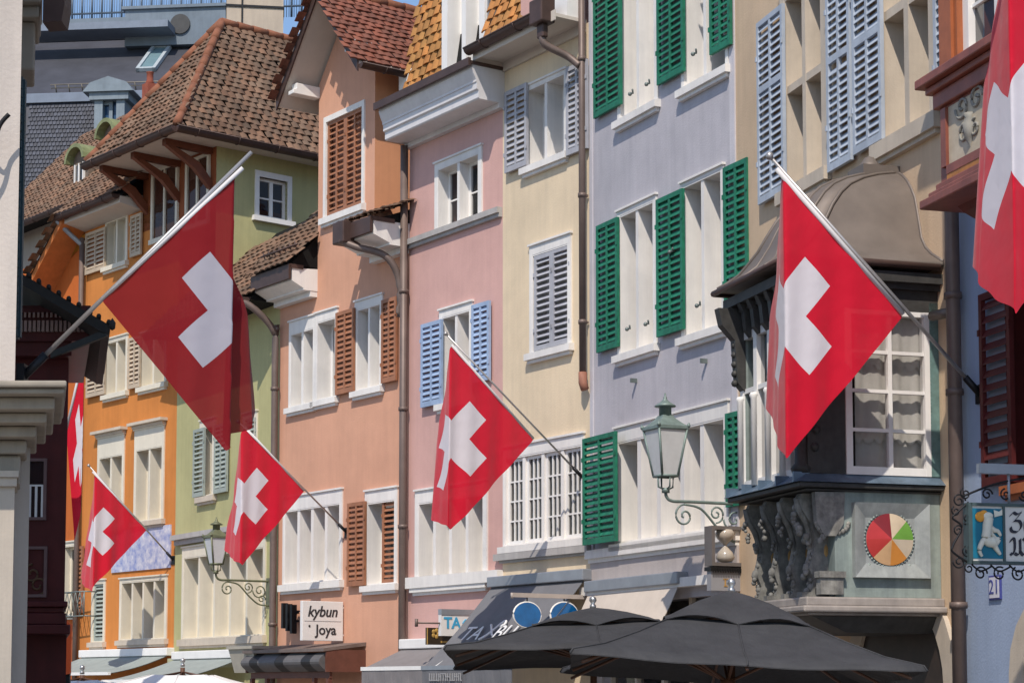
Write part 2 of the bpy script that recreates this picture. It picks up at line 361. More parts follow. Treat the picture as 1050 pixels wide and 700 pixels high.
def gutter(pts, r, m, parent):
    b = MB(); pts = [Vector(p) for p in pts]
    for p, q in zip(pts[:-1], pts[1:]):
        d = (q-p).normalized(); sx = d.cross(Vector((0, 0, 1))).normalized(); n = 8; ring = []
        for e in (p, q):
            ring.append([e+sx*math.cos(math.pi+math.pi*k/n)*r+Vector((0, 0, math.sin(math.pi+math.pi*k/n)*r)) for k in range(n+1)])
        inner = [[v+(e-v)*.12 for v in g] for g, e in zip(ring, (p, q))]
        b.add(ring[0]+ring[1], [(k, k+1, n+2+k, n+1+k) for k in range(n)], smooth=True)
        b.add(inner[0]+inner[1], [(k, n+1+k, n+2+k, k+1) for k in range(n)], smooth=True)
        for g in ring: b.add(g, [tuple(range(n+1))])
        for e in (0, n): b.tube([ring[0][e], ring[1][e]], .014, 6)
        m2 = max(1, int((q-p).length/.9))
        for k in range(m2):
            c = p+(q-p)*((k+.5)/m2); b.tube([c+(v-p)*1.04 for v in ring[0]], .012, 5)
    return b.build('gutter', m, parent, recalc=False)
def pipe(pts, r, m, parent, rings=(), name='drainpipe'):
    b = MB(); b.tube(pts, r, 10)
    for p in rings: b.lathe([(r*1.25, -.03), (r*1.25, .03)], p, 10); b.box(p[0]-.02, p[0]+.02, p[1], p[1]+.09, p[2]-.015, p[2]+.015)
    return b.build(name, m, parent)
def bez(pts, n=10):
    """smooth curve through the given points (Catmull-Rom)"""
    P = [Vector(p) for p in pts]; P = [P[0]]+P+[P[-1]]; out = []
    for i in range(1, len(P)-2):
        for k in range(n):
            t = k/n; a, b, c, d = P[i-1:i+3]
            out.append(.5*((2*b)+(c-a)*t+(2*a-5*b+4*c-d)*t*t+(3*b-3*c+d-a)*t**3))
    return out+[P[-2]]
def scroll(c, r0, r1, turns, a0, n=26, y=0.0):
    return [(c[0]+(r0+(r1-r0)*k/n)*math.cos(a0+2*math.pi*turns*k/n), y, c[1]+(r0+(r1-r0)*k/n)*math.sin(a0+2*math.pi*turns*k/n)) for k in range(n+1)]
def awning(F, name, label, xl, yt, xr, xf, yf, m, valance=.0, vm=None, group=None, sag=.04, boxm=None, stripes=None, yf_d=None):
    """fold-arm awning hung on the facade F: wall line from (xl,yt) to column xr, its front left corner seen at (xf,yf)"""
    s0, zt = F.hit(xl, yt); s1, _ = F.hit(xr, yt)
    lo, hi = -6.0, 0.0
    for _ in range(50):
        mid = (lo+hi)/2
        if F.hit(xf, yf, mid)[0] > s0: lo = mid
        else: hi = mid
    if yf_d is not None: lo = yf_d
    out = lo; zf = F.hit(xf, yf, out)[1]
    t = thing(name, F.at(s0, 0, zf-.3), label, 'awning', group); ox, oz = s0, zf-.3
    n = 14; b = MB(); nx = 10
    def P(i, j, e):
        u, v = i/nx, j/n; sg = sag*math.sin(math.pi*v)*(1+.15*math.sin(9*u))
        return (u*(s1-s0), -.14+(out+.14)*v, zt-oz-.02+(zf-zt)*v-sg-e)
    for e in (0, .012):
        b.add([P(i, j, e) for j in range(n+1) for i in range(nx+1)], [(j*(nx+1)+i, j*(nx+1)+i+1, (j+1)*(nx+1)+i+1, (j+1)*(nx+1)+i) for j in range(n) for i in range(nx)], smooth=True)
    cl = b.build('cloth', m, t, recalc=False)
    b = MB(); b.box(-.05, s1-s0+.05, -.2, -.002, zt-oz-.02, zt-oz+.14); b.build('cassette', boxm or zinc_m, t, bevel=.015)
    b = MB(); b.box(-.02, s1-s0+.02, out-.03, out+.03, zf-oz-.05, zf-oz+.01); b.build('front_bar', boxm or zinc_m, t)
    for q in (.12, .88):
        b = MB(); xx = (s1-s0)*q; b.tube([(xx, -.1, zt-oz-.08), (xx+.35*(1 if q < .5 else -1), out*.5, (zt+zf)/2-oz-.12), (xx, out, zf-oz-.03)], .022, 6); b.build('folding_arm', white_wood, t)
    if valance:
        b = MB(); N = 24
        for e in (0, .008):
            vs = []
            for i in range(N+1):
                x = (s1-s0)*i/N; vs += [(x, out-.02+e, zf-oz-.02), (x, out-.02+e+.012*math.sin(i*1.3), zf-oz-valance-.012*math.cos(i*2.1))]
            b.add(vs, [(2*i, 2*i+1, 2*i+3, 2*i+2) for i in range(N)])
        b.build('valance', vm or m, t, recalc=False)
    return t, dict(w=s1-s0, out=out, zt=zt-oz, zf=zf-oz, s0=s0)
def smooth_path(bp, e):
    """piecewise path (e, lateral, depth) rounded off at its corners"""
    def raw(x):
        x = max(0, x)
        for (a, g, h), (b, g2, h2) in zip(bp[:-1], bp[1:]):
            if x <= b or (b, g2, h2) == bp[-1]:
                t = (x-a)/(b-a); return g+(g2-g)*t, h+(h2-h)*t
    s = [raw(e+q) for q in (-.06, -.04, -.02, 0, .02, .04, .06)] if e > .0 else [raw(e)]
    return sum(v[0] for v in s)/len(s), sum(v[1] for v in s)/len(s)
def flag(name, label, F, base, tip, A, B, C, xf, bp, m, side=-1, drop=.5, pole_r=.016, ripple=.032, root=None, knob=True, seed=0, pm=None, ball=True):
    """flag on a slanting pole in the plane F: A low and B high end of the hoist, C the hanging corner, xf the column of the fold"""
    bx, bz = F.hit(*base); o = F.at(bx, 0, bz); F = Frame(o.P.x, o.P.y, F.rot, 0); oz = bz
    h = lambda p: Vector((F.hit(*p)[0], 0, F.hit(*p)[1]-oz))
    a, b, c = h(A), h(B), h(C); tp = h(tip); x_f = h((xf, (A[1]+B[1])/2)).x; kpx = abs(h((xf+1, (A[1]+B[1])/2)).x-x_f); bp = [(e*kpx, g*kpx, d*kpx) for e, g, d in bp]
    t = thing(name, o, label, 'flag', 'red flags with a white cross hung over the lane')
    t.location = (o.P.x, o.P.y, bz)
    p = MB(); p.tube([(0, 0, 0), tp], pole_r, 10, pole_r*.8)
    p.build('pole', pm or mat('aluminium_pole', (.42, .40, .39), .35, .1, 4, metal=.6), t)
    if ball: q = MB(); q.ball(tp, pole_r*2.0); q.build('finial', pm or MATS['aluminium_pole'], t)
    q = MB(); q.tube([a+Vector((0, 0, -pole_r*.5)), b+Vector((0, 0, -pole_r*.5))], pole_r*(.9 if pole_r < .02 and not ball else 1.2), 8); q.build('hoist_sleeve', mat('white_hoist_tape', (.62, .60, .60), .8, .05, 5), t)
    q = MB(); d = tp.normalized(); q.tube([-d*.05, d*.22], pole_r*1.7, 10); q.box(-.02, .03, -.06, .06, -.09, .09); q.build('wall_bracket', iron_m, t)
    mid = F.w(x_f, 0, 0)-Vector((0, 0, 0)); kv = mid.dot(F.X)/mid.dot(F.Y)
    N = 56; vs = []; uvs = []; off = Vector((0, 0, -pole_r*1.5))
    for j in range(N+1):
        for i in range(N+1):
            u, v = i/N, j/N; P = a+(b-a)*u+(c-a)*v+off
            e = (P.x-x_f)*side
            ph = 7*u+5*v+seed; hz_ = P.x*9; y = ripple*math.sin(hz_+seed)*(v*.8+.15)+ripple*.55*math.sin(2.1*hz_+1+2*v+seed)*(.3+v)+ripple*.3*math.sin(ph)*v
            x, z = P.x, P.z
            if e > 0:
                g, dp = smooth_path(bp, e); wf = .45+.75*min(1, max(0, (b.z-P.z)/max(.01, b.z-c.z))); x = x_f+side*g*wf+dp*kv; y = y+dp; z = z-drop*e
            z -= .04*math.sin(math.pi*u)*v
            vs.append((x, y, z)); uvs.append((u, v))
    me = bpy.data.meshes.new('cloth'); fs = [(j*(N+1)+i, j*(N+1)+i+1, (j+1)*(N+1)+i+1, (j+1)*(N+1)+i) for j in range(N) for i in range(N)]
    me.from_pydata(vs, [], fs); ul = me.uv_layers.new(name='UVMap')
    for pl in me.polygons:
        pl.use_smooth = True
        for k in pl.loop_indices: ul.data[k].uv = uvs[me.loops[k].vertex_index]
    me.materials.append(m); co = bpy.data.objects.new('cloth', me); COL.objects.link(co); co.parent = t
    ss = co.modifiers.new('soft', 'SUBSURF'); ss.levels = ss.render_levels = 1
    return t
def lantern(F, label, wall, lamp_top, lamp_bot, cx, half, arm_y, m, seed=0, drop_to=None):
    """old street lantern on a scrolled iron arm, standing out from the wall point"""
    bx, bz = F.hit(*wall); o = F.at(bx, 0, bz)
    G = Frame(o.P.x, o.P.y, F.rot, 0); H = lambda x, y: (G.hit(x, y)[0], G.hit(x, y)[1]-bz)
    t = thing('street_lantern', o, label, 'street lantern', 'street lanterns on iron wall brackets'); t.location = (o.P.x, o.P.y, bz)
    lx, zt = H(cx, lamp_top); _, zb = H(cx, lamp_bot); hw = abs(H(cx+half, lamp_top)[0]-lx); _, za = H(cx, arm_y); Ht = zt-zb
    # lamp_top: finial tip, lamp_bot: underside of the glass, arm_y: the horizontal arm
    zg1 = zb+Ht*.56
    q = math.pi/4
    b = MB()
    for k in range(4):
        a = q+k*math.pi/2; b.tube([(lx+hw*.52*1.38*math.cos(a), hw*.52*1.38*math.sin(a), zb), (lx+hw*1.3*math.cos(a), hw*1.3*math.sin(a), zg1)], .016, 6)
        a2 = a+math.pi/2
        for r, z in ((hw*.72, zb), (hw*1.3, zg1)): b.tube([(lx+r*math.cos(a), r*math.sin(a), z), (lx+r*math.cos(a2), r*math.sin(a2), z)], .018, 6)
        am = a+math.pi/4
        b.ball((lx+hw*1.38*math.cos(a), hw*1.38*math.sin(a), zg1+.035), .026); b.tube([(lx+hw*1.3*math.cos(a), hw*1.3*math.sin(a), zg1), (lx+hw*1.42*math.cos(a), hw*1.42*math.sin(a), zg1+.07)], .012, 6)
        b.tube([(lx+hw*.5*math.cos(am), hw*.5*math.sin(am), zb), (lx+hw*.47*math.cos(am), hw*.47*math.sin(am), zb-Ht*.13), (lx, 0, zb-Ht*.17)], .012, 6)
    b.build('lamp_frame', m, t)
    b = MB()
    for k in range(4):
        a, a2 = q+k*math.pi/2, q+(k+1)*math.pi/2; b.quad((lx+hw*.71*math.cos(a), hw*.71*math.sin(a), zb), (lx+hw*.71*math.cos(a2), hw*.71*math.sin(a2), zb), (lx+hw*1.28*math.cos(a2), hw*1.28*math.sin(a2), zg1), (lx+hw*1.28*math.cos(a), hw*1.28*math.sin(a), zg1))
    b.build('lamp_glass', milk_m, t, recalc=False)
    b = MB()
    b.lathe([(hw*1.42, 0), (hw*1.42, .03), (hw*1.1, Ht*.06), (hw*.62, Ht*.13), (hw*.45, Ht*.17)], (lx, 0, zg1), 4, q, False)
    b.lathe([(hw*.36, Ht*.16), (hw*.36, Ht*.27), (hw*.62, Ht*.275), (hw*.62, Ht*.29), (hw*.3, Ht*.33), (.02, Ht*.37), (.026, Ht*.39), (.012, Ht*.4), (.012, Ht*.44)], (lx, 0, zg1), 12)
    b.build('lamp_cap', m, t)
    b = MB(); z0 = za; zj = zb-Ht*.17
    b.tube(bez([(lx, 0, zj), (lx+.01, 0, zj-(zj-za)*.6), (lx+.09, 0, za), (lx+.3*(0-lx), 0, za), (0, 0, za)], 8), .02, 8)
    b.lathe([(.05, -.03), (.05, .03)], (lx, 0, zj), 8)
    L_ = -lx; b.box(-.03, .0, -.07, .07, za-.42*L_, za+.06)
    s = L_*.12
    b.tube(scroll((lx+L_*.22, za-s*1.25), s, s*.15, 1.4, math.pi*.5), .013, 6)
    b.tube(bez([(lx+L_*.22, 0, za-s*.25), (lx+L_*.42, 0, za-s*.6), (lx+L_*.62, 0, za-s*2.2), (lx+L_*.8, 0, za-s*3.3), (0, 0, za-s*3.5)], 8), .015, 6)
    b.tube(scroll((lx+L_*.6, za-s*.95), s*.8, s*.12, 1.5, math.pi*1.5), .012, 6); b.tube(scroll((lx+L_*.82, za-s*1.4), s*1.1, s*.15, 1.6, math.pi), .012, 6)
    b.tube(scroll((lx+L_*.86, za-s*2.6), s*.6, s*.1, 1.3, 0), .011, 6)
    b.build('bracket_arm', m, t)
    return t
milk_m = mat('lamp_milk_glass', (.56, .57, .58), .2, .08, 5, spec=.6)
# ================================================================ the lane: chain of facade planes
def chain_left(P, ang, px, py=450):
    f = Frame(P.x, P.y, R(ang)-R(90)); x, _ = f.hit(px, py); q = f.w(x, 0, 0); return Frame(q.x, q.y, f.rot), -x
r0 = ray(757, 450); PL = Vector((r0.x/r0.y*24, 24, 0))
LAV, W_LAV = chain_left(PL, 25.0, 607)
YEL, W_YEL = chain_left(LAV.P, 33.2, 515.5)
PNK, W_PNK = chain_left(YEL.P, 34.3, 419)
SAL, W_SAL = chain_left(PNK.P, 36.0, 286)
GRN, W_GRN = chain_left(SAL.P, 32.5, 181)
ORG, W_ORG = chain_left(GRN.P, 40.0, 84)
CRM = Frame(PL.x, PL.y, R(16.3)-R(90)); W_CRM = CRM.hit(986, 450)[0]
q = CRM.w(W_CRM, 0, 0); BLU = Frame(q.x, q.y, R(15.5)-R(90)); W_BLU = 6.0
# ---------------------------------------------------------------- ground
m = MB(); m.quad((-400, -400, 0), (400, -400, 0), (400, 600, 0), (-400, 600, 0))
cob = mat('cobbled_ground', (.16, .145, .13), .85, .25, 1.2, .6, 14, streak=0, dist=.02)
tag(m.build('ground', cob, None, recalc=False), kind='structure')
m = MB(); m.prism_z([(-3.2, -8), (6.5, -8), (6.0, 17), (1.0, 27), (-6.8, 39.5), (-11, 45), (-16, 45), (-4, 22)], .004, .008)
tag(m.build('street', mat('stone_paving', (.22, .20, .185), .8, .2, 2.0, .5, 9, dist=.015), None), kind='structure')
def eave_box(parent, pts_wall, out, th, m, name='eave'):
    pass
# ================================================================ lavender house
H = House('lavender_house', LAV, W_LAV, LAV.hit(680, -60)[1]+2.0, stucco('lavender_stucco', (.475, .455, .485), .12), 'pale lavender house with green louvred shutters between the yellow and the cream house')
g = green_paint
window(H, 637, 673, -45, 124, n=2, depth=.36, sur=.07, sill_m=white_stone, shutters=[(608, 635.5, -30, 122, g), (673, 700, -60, 88, g)])
window(H, 702, 746, -80, 92, n=2, depth=.36, sur=.05, shutters=[(727, 748, -60, 57, g)])
window(H, 637, 672, 222, 364, n=2, depth=.36, sur=.07, shutters=[(611, 632.5, 232, 362, g), (672.5, 699.5, 205, 346, g)])
window(H, 702, 742, 192, 346, n=2, depth=.36, sur=.05, shutters=[(741.5, 766, 172, 325, g)])
window(H, 635, 745, 454, 557, n=5, depth=.44, sur=.09, head=.2, split=[0, .21, .40, .62, .80, 1], mull=.1, shutters=[(743.5, 760, 424, 520, g)])
shutter(LAV, H.root, 597, 630.5, 450, 559, g, d0=-.2)
# string course, shop lintel
m = MB(); z = LAV.hit(607, 566)[1]; m.box(-.05, W_LAV+.02, -.1, -.001, z-.1, z+.02); m.box(-.03, W_LAV, -.055, -.001, z-.16, z-.1); m.box(-.1, W_LAV+.0, -.16, -.002, z-.62, z-.5); m.build('string_course', white_stone, H.root)
m = MB(); m.box(.0, W_LAV, -.035, -.001, z-.5, z-.161); m.box(.0, .34, -.035, -.001, .2, z-.621); m.box(3.31, W_LAV, -.035, -.001, .2, z-.621); m.build('ground_floor_facing', stucco('warm_grey_stucco', (.47, .42, .40), .1), H.root)
m = MB(); m.box(-.02, .0+.07, -.022, -.001, z+.02, H.top); m.box(W_LAV-.10, W_LAV+.02, -.024, -.001, z+.02, H.top); m.build('corner_strip', stucco('pale_lavender_stucco', (.55, .53, .56), .08), H.root)
# shop front behind the umbrellas
zs = z-.75
H.open.append((.35, 3.3, .25, zs)); m = MB()
for k in range(5): x = .35+2.95*k/4; m.box(x-.035, x+.035, .1, .2, .25, zs)
m.box(.35, 3.3, .1, .2, zs-.5, zs-.42); m.build('shop_front', beige_stone, H.root)
m = MB(); m.quad((.35, .16, .25), (3.3, .16, .25), (3.3, .16, zs), (.35, .16, zs)); m.build('shop_glass', dark_pane, H.root, recalc=False)
# little iron shutter hooks under the windows
for px, py in ((692, 258), (720, 313), (648, 337), (667, 332), (716, 55), (651, 96), (668, 86)):
    x, zz = LAV.hit(px, py, -.05); m = MB(); m.tube([(x-.05, -.1, zz+.01), (x, -.08, zz), (x+.06, -.12, zz+.03)], .013, 6); m.ball((x-.05, -.1, zz), .03); m.build('shutter_hook', grey_iron, H.root)
for px, py in ((653, 391), (725, 371)):
    x, zz = LAV.hit(px, py); m = MB(); m.box(x-.012, x+.012, -.1, 0, zz-.02, zz+.04); m.build('wall_hook', grey_iron, H.root)
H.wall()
def saddle(H, over=.4, slope=40, m=None, back=3.5, seed=1, x0=0, x1=None, z=None):
    """plain tiled roof rising from the eave"""
    x1 = H.W if x1 is None else x1; z = H.top if z is None else z; c, s = math.cos(R(slope)), math.sin(R(slope)); ln = (back+over)/c
    r = MB(); r.solid([(x0-.1, -over, z-.02), (x1+.1, -over, z-.02), (x1+.1, back, z-.02+(back+over)*s/c), (x0-.1, back, z-.02+(back+over)*s/c)], [(x0-.1, -over, z-.16), (x1+.1, -over, z-.16), (x1+.1, back, z-.16), (x0-.1, back, z-.16)])
    ro = r.build('roof', m or tile_brown, H.root)
    tiles((x0-.1, -over-.04, z), (1, 0, 0), (0, c, s), int((x1-x0+.2)/.2), int(ln/.2), .2, .2, m or tile_brown, ro, 'tiles', seed=seed)
    gutter([(x0-.1, -over-.12, z-.03), (x1+.1, -over-.12, z-.03)], .09, gutter_m, H.root)
saddle(H, seed=3)
pipe([(-.05, -.12, H.top-.1), (-.05, -.12, LAV.hit(607, 385)[1])], .05, pipe_m, H.root, [(-.05, -.12, LAV.hit(607, y)[1]) for y in (60, 200, 330)])
xx, zz = -.05, LAV.hit(607, 385)[1]
m = MB(); m.tube([(xx, -.12, zz+.05), (xx, -.12, zz-.1), (xx+.03, -.1, zz-.2)], .062, 10); m.build('pipe_spout', mat('terracotta_pipe', (.30, .13, .085), .7, .15, 5), H.root)
# ================================================================ yellow house
zE = YEL.hit(520, 64)[1]
H = House('yellow_house', YEL, W_YEL, zE, stucco('yellow_stucco', (.74, .60, .42), .10), 'narrow pale yellow house with grey shutters and a barred first floor window')
window(H, 541, 580.5, 93, 172, n=2, depth=.34, sur=.05, shutters=[(517, 539.5, 95, 178, grey_paint), (580, 601, 70, 160, grey_paint)])
window(H, 547, 584, 262, 362, n=2, depth=.3, sur=.07, head=.14, shutters=[(547.5, 565.5, 263, 361, grey_paint, dict(d0=-.02, cols=1, closed=True)), (565.5, 584, 256, 356, grey_paint, dict(d0=-.02, cols=1, closed=True))])
window(H, 519, 598, 470, 560, n=4, depth=.09, sur=.05, head=.16, mull=.07, bars=(3, 4), case=.05, curtain=True)
m = MB(); z = YEL.hit(516, 568)[1]; m.box(-.12, W_YEL, -.1, -.001, z-.1, z); m.box(-.02, W_YEL-.01, -.05, -.001, z-.14, z-.1); m.build('string_course', grey_stone, H.root)
# soffit and gutter
o1 = -.60; xg0 = YEL.hit(486, 52, o1)[0]; zg = YEL.hit(486, 52, o1)[1]
m = MB(); m.box(0.02, W_YEL-.1, o1+.06, -.002, zE, zE+.05); m.box(0.0, .06, o1+.05, 0, zE-.12, zE+.03); m.box(0.02, W_YEL-.1, o1+.04, o1+.06, zE-.05, zE+.1); m.box(.06, W_YEL-.1, -.05, -.003, zE-.14, zE); m.build('soffit', soffit_m, H.root)
gutter([(0.0, o1-.03, zE+.12), (W_YEL-.5, o1-.03, zE+.12)], .095, gutter_m, H.root)
m = MB(); m.box(W_YEL-.52, W_YEL-.2, o1-.13, o1+.12, zE-.06, zE+.3); m.box(W_YEL-.44, W_YEL-.28, o1-.05, o1+.05, zE-.26, zE-.06); m.build('rainwater_head', gutter_m, H.root, bevel=.02)
pipe(bez([(W_YEL-.36, o1, zE-.24), (W_YEL-.34, o1+.05, zE-.36), (W_YEL-.22, -.26, zE-.5), (W_YEL-.08, -.14, zE-.66)], 6), .055, pipe_m, H.root)
q0, q1 = YEL.hit(534, 20, -.3)[0], YEL.hit(568, 20, -.3)[0]
tiles((.0, -.32, zE+.2), (1, 0, 0), (0, .26, .97), int((W_YEL-.2)/.19), 14, .19, .17, tile_orange, H.root, 'roof', seed=5, cup=.018, keep=lambda x, y: x < q0)
m = MB(); m.solid([(0.02, -.30, zE+.06), (q0, -.30, zE+.06), (q0, .36, zE+2.5), (0.02, .36, zE+2.5)], [(0.02, 2, zE+.06), (q0, 2, zE+.06), (q0, 2, zE+2.5), (0.02, 2, zE+2.5)]); m.build('roof_core', tile_orange, H.root)
m = MB(); m.box(q0, q1, -.30, .6, zE+.1, zE+2.2); m.build('dormer', stucco('pink_stucco', (.60, .365, .325), .07), H.root)
m = MB(); m.box(q1+.05, W_YEL-.12, -.33, -.1, zE+.06, zE+1.4); m.build('parapet_panel', white_wood, H.root)
H.wall()
# ================================================================ pink house
zE = PNK.hit(421, 150)[1]
H = House('pink_house', PNK, W_PNK, zE, stucco('pink_stucco', (.60, .365, .325), .07), 'pink house with light blue shutters under a heavy white cornice')
window(H, 450, 492, 174, 238, n=2, depth=.24, sur=.09, head=.1, sill=0, bars=(1, 2))
window(H, 454, 483, 326, 414, n=2, depth=.34, sur=.07, head=.12, shutters=[(431, 452, 333, 418, blue_paint), (483, 501, 313, 393, blue_paint)])
window(H, 430, 497, 516, 599, n=4, depth=.34, sur=.1, head=.2, mull=.08, sill=.13)
m = MB(); x, z = PNK.hit(425, 247); m.box(.0, W_PNK-.01, -.1, -.001, z-.06, z+.03); m.box(.0, W_PNK-.01, -.06, -.001, z-.12, z-.06); m.build('string_course', grey_stone, H.root)
m = MB(); x, z = PNK.hit(422, 596); m.box(-.0, W_PNK+.02, -.12, -.001, z-.12, z+.06); m.build('lower_ledge', white_stone, H.root)
# cornice
xo, zo = PNK.hit(388, 117, -.95); zc = zE
m = MB(); prof = [(0, zc-.06), (-.10, zc-.06), (-.10, zc+.02), (-.46, zc+.02), (-.48, zc+.04), (-.48, zc+.15), (-.515, zc+.17), (-.515, zc+.27), (-.53, zc+.275), (-.53, zc+.31), (-.57, zc+.39), (-.60, zc+.47), (-.60, zc+.53), (0, zc+.53)]
m.prism_x(prof, .0, W_PNK+.05); m.build('cornice', mat('white_cornice_paint', (.66, .64, .64), .6, .06, 3, streak=.08), H.root)
m = MB(); m.box(-.03, W_PNK+.08, -.66, .0, zc+.531, zc+.58); m.box(-.03, W_PNK+.08, -.69, -.64, zc+.5, zc+.62); m.build('cornice_cover', gutter_m, H.root)
d0_, d1_ = PNK.hit(455, 60, -.12)[0], PNK.hit(499, 40, -.12)[0]
tl = tiles((.02, -.08, zc+.6), (1, 0, 0), (0, .16, .987), int(W_PNK/.2), 20, .2, .17, tile_orange, H.root, 'roof', seed=9, cup=.018, keep=lambda x, y: not (d0_-.05 < x < d1_+.05))
m = MB(); m.solid([(0.03, -.06, zc+.585), (W_PNK, -.06, zc+.585), (W_PNK, .50, zc+4.1), (.03, .50, zc+4.1)], [(0.03, 2, zc+.585), (W_PNK, 2, zc+.585), (W_PNK, 2, zc+4.1), (.03, 2, zc+4.1)]); m.build('roof_core', tile_orange, H.root)
m = MB()  # dormer window
dz0 = zc+.585; dm_ = (d0_+d1_)/2; yf = -.16
m.box(d0_, d0_+.17, yf, .3, dz0, zc+3.2); m.box(d1_-.15, d1_, yf, .3, dz0, zc+3.2); m.box(dm_-.06, dm_+.06, yf+.02, .1, dz0+.12, zc+3.0); m.box(d0_+.17, d1_-.15, yf+.01, .1, dz0, dz0+.16); m.box(d0_-.02, d1_+.02, yf-.05, .3, zc+3.2, zc+3.4); m.box(d0_+.17, d1_-.15, yf+.01, .3, zc+3.0, zc+3.19)
dm = m.build('dormer', white_wood, H.root)
m = MB(); m.quad((d0_, yf+.32, dz0), (d1_, yf+.32, dz0), (d1_, yf+.32, zc+3), (d0_, yf+.32, zc+3)); m.build('pane', dark_pane, dm, recalc=False)
m = MB()
for a, b in ((d0_+.17, dm_-.06), (dm_+.06, d1_-.15)):
    m.box(a, a+.06, yf+.25, yf+.31, dz0+.16, zc+3); m.box(b-.06, b, yf+.25, yf+.31, dz0+.16, zc+3); m.box(a+.06, b-.06, yf+.25, yf+.31, dz0+.16, dz0+.22)
m.build('casement', white_wood, dm)
m = MB(); m.box(d1_+.002, d1_+.04, yf+.05, .5, dz0, zc+3.0); m.build('dormer_cheek', zinc_m, dm)
px = .04
pipe([(px, -.13, zc-.02), (px, -.13, 0.2)], .065, pipe_m, H.root, [(px, -.13, PNK.hit(420, y)[1]) for y in (300, 420, 540)])
H.wall()
# ================================================================ salmon house
sal = stucco('salmon_stucco', (.62, .335, .225), .07)
zEr = SAL.hit(400, 258)[1]; zE = SAL.hit(300, 306)[1]
H = House('salmon_house', SAL, W_SAL, zE, sal, 'salmon orange house with a steep gable and brown louvred shutters')
b = brown_paint
window(H, 299, 322.5, 343, 418, n=2, depth=.33, sur=.06, head=.22, mull=.08)
window(H, 326, 345, 331, 411, n=1, depth=.33, sur=.06, head=.16, shutters=[(343.5, 362, 321, 405, b)])
window(H, 367, 391, 318, 401, n=2, depth=.33, sur=.07, head=.14, mull=.06, shutters=[(390.5, 405.5, 308, 393, b)])
window(H, 293, 349.5, 524, 599, n=4, depth=.33, sur=.07, head=.24, mull=.09, sill=.13)
window(H, 377.5, 406, 516, 600, n=1, depth=.33, sur=.07, head=.2, sill=.11, shutters=[(355.5, 373.5, 516, 601, b), (391.5, 406, 511, 599, b, dict(d0=.0, cols=1, closed=True))])
# gable dormer rising from the facade
xl, zl = SAL.hit(326, 240); xr, _ = SAL.hit(384, 215); og = -.6
a0, za0 = SAL.hit(294, 108, og); a1, za1 = SAL.hit(327.5, -2, og); a2, za2 = SAL.hit(373, 57, og)
xc = (xl+xr)/2; hwid = (xr-xl)/2
apex = za1-.05; sl_ = ((apex-za0)/(xc-a0)+(apex-za2)/(a2-xc))/2
sl_ = max(1.0, min(1.5, sl_)); zw = apex-sl_*hwid
print('GABLE', xl, xr, xc, a0, a1, a2, apex, za0, za2, sl_, zw, H.W, zE, zEr)
class Sub: pass
# gable front with the shuttered window in it
gs0, gz1 = SAL.hit(335.5, 126); _, gz0 = SAL.hit(335.5, 223); gs1, _ = SAL.hit(372, 170)
D = 5.2; m = MB()
m.quad((xl, 0, zE), (gs0, 0, zE), (gs0, 0, gz1), (xl, 0, gz1)); m.quad((gs1, 0, zE), (xr, 0, zE), (xr, 0, gz1), (gs1, 0, gz1)); m.quad((gs0, 0, zE), (gs1, 0, zE), (gs1, 0, gz0), (gs0, 0, gz0))
if gz1 < zw: m.quad((xl, 0, gz1), (xr, 0, gz1), (xr, 0, zw), (xl, 0, zw)); m.quad((xl, 0, zw), (xr, 0, zw), (xc, 0, apex))
else: m.quad((xl, 0, gz1), (xr, 0, gz1), (xc, 0, apex))
m.quad((gs0, .12, gz0), (gs1, .12, gz0), (gs1, .12, gz1), (gs0, .12, gz1)); gw = m.build('gable_wall', sal, H.root, recalc=False)
m = MB(); m.quad((xr, 0, zE-.5), (xr, D, zE-.5), (xr, D, zw), (xr, 0, zw)); m.quad((xl, 0, zE-.5), (xl, 0, zw), (xl, D, zw), (xl, D, zE-.5)); m.build('gable_cheek', stucco('orange_stucco', (.62, .29, .155), .08), H.root, recalc=False)
m = MB(); t = .08
m.box(gs0-t, gs0, -.03, .1, gz0, gz1+.1); m.box(gs1, gs1+t, -.03, .1, gz0, gz1+.1); m.box(gs0, gs1, -.028, .1, gz1, gz1+.1); m.prism_x([(-.1, gz0-.13), (-.1, gz0-.02), (0, gz0), (.1, gz0), (.1, gz0-.13)], gs0-.12, gs1+.12)
m.box(gs0-.1, gs1+.1, -.06, .0, gz0-.18, gz0-.13)
gwin = m.build('window', white_stone, H.root)
nw = 2
for k in range(nw): shutter(SAL, gwin, gs0+(gs1-gs0)*k/nw, gs0+(gs1-gs0)*(k+1)/nw, gz1, gz0, b, d0=.01, px=False, cols=2, closed=True, pitch=.1)
# the gable roof
hr = hwid+.42; th = .12; zr = apex+.22
def gable_ring(y, dz): return [(xc-hr, y, zr-sl_*hr+dz), (xc, y, zr+dz), (xc+hr, y, zr-sl_*hr+dz)]
m = MB()
lo1, lo2 = gable_ring(og, -th), gable_ring(D, -th); up1, up2 = gable_ring(og, 0), gable_ring(D, 0)
m.solid([lo1[0], lo1[1], up1[1], up1[0]], [lo2[0], lo2[1], up2[1], up2[0]]); m.solid([lo1[1], lo1[2], up1[2], up1[1]], [lo2[1], lo2[2], up2[2], up2[1]])
rf = m.build('gable_roof', soffit_m, H.root)
ln = hr*math.hypot(1, sl_); dd = Vector((1, 0, -sl_)).normalized()
tiles((xc+hr, og-.03, zr-sl_*hr+.02), (0, 1, 0), -dd, int((D-og)/.17), int(ln/.15), .17, .15, tile_red, rf, 'tiles', seed=11, cup=.012)
tiles((xc-hr, og-.03, zr-sl_*hr+.02), (0, 1, 0), Vector((1, 0, sl_)), int((D-og)/.17), int(ln/.15), .17, .15, tile_red, rf, 'tiles', seed=12, cup=.012)
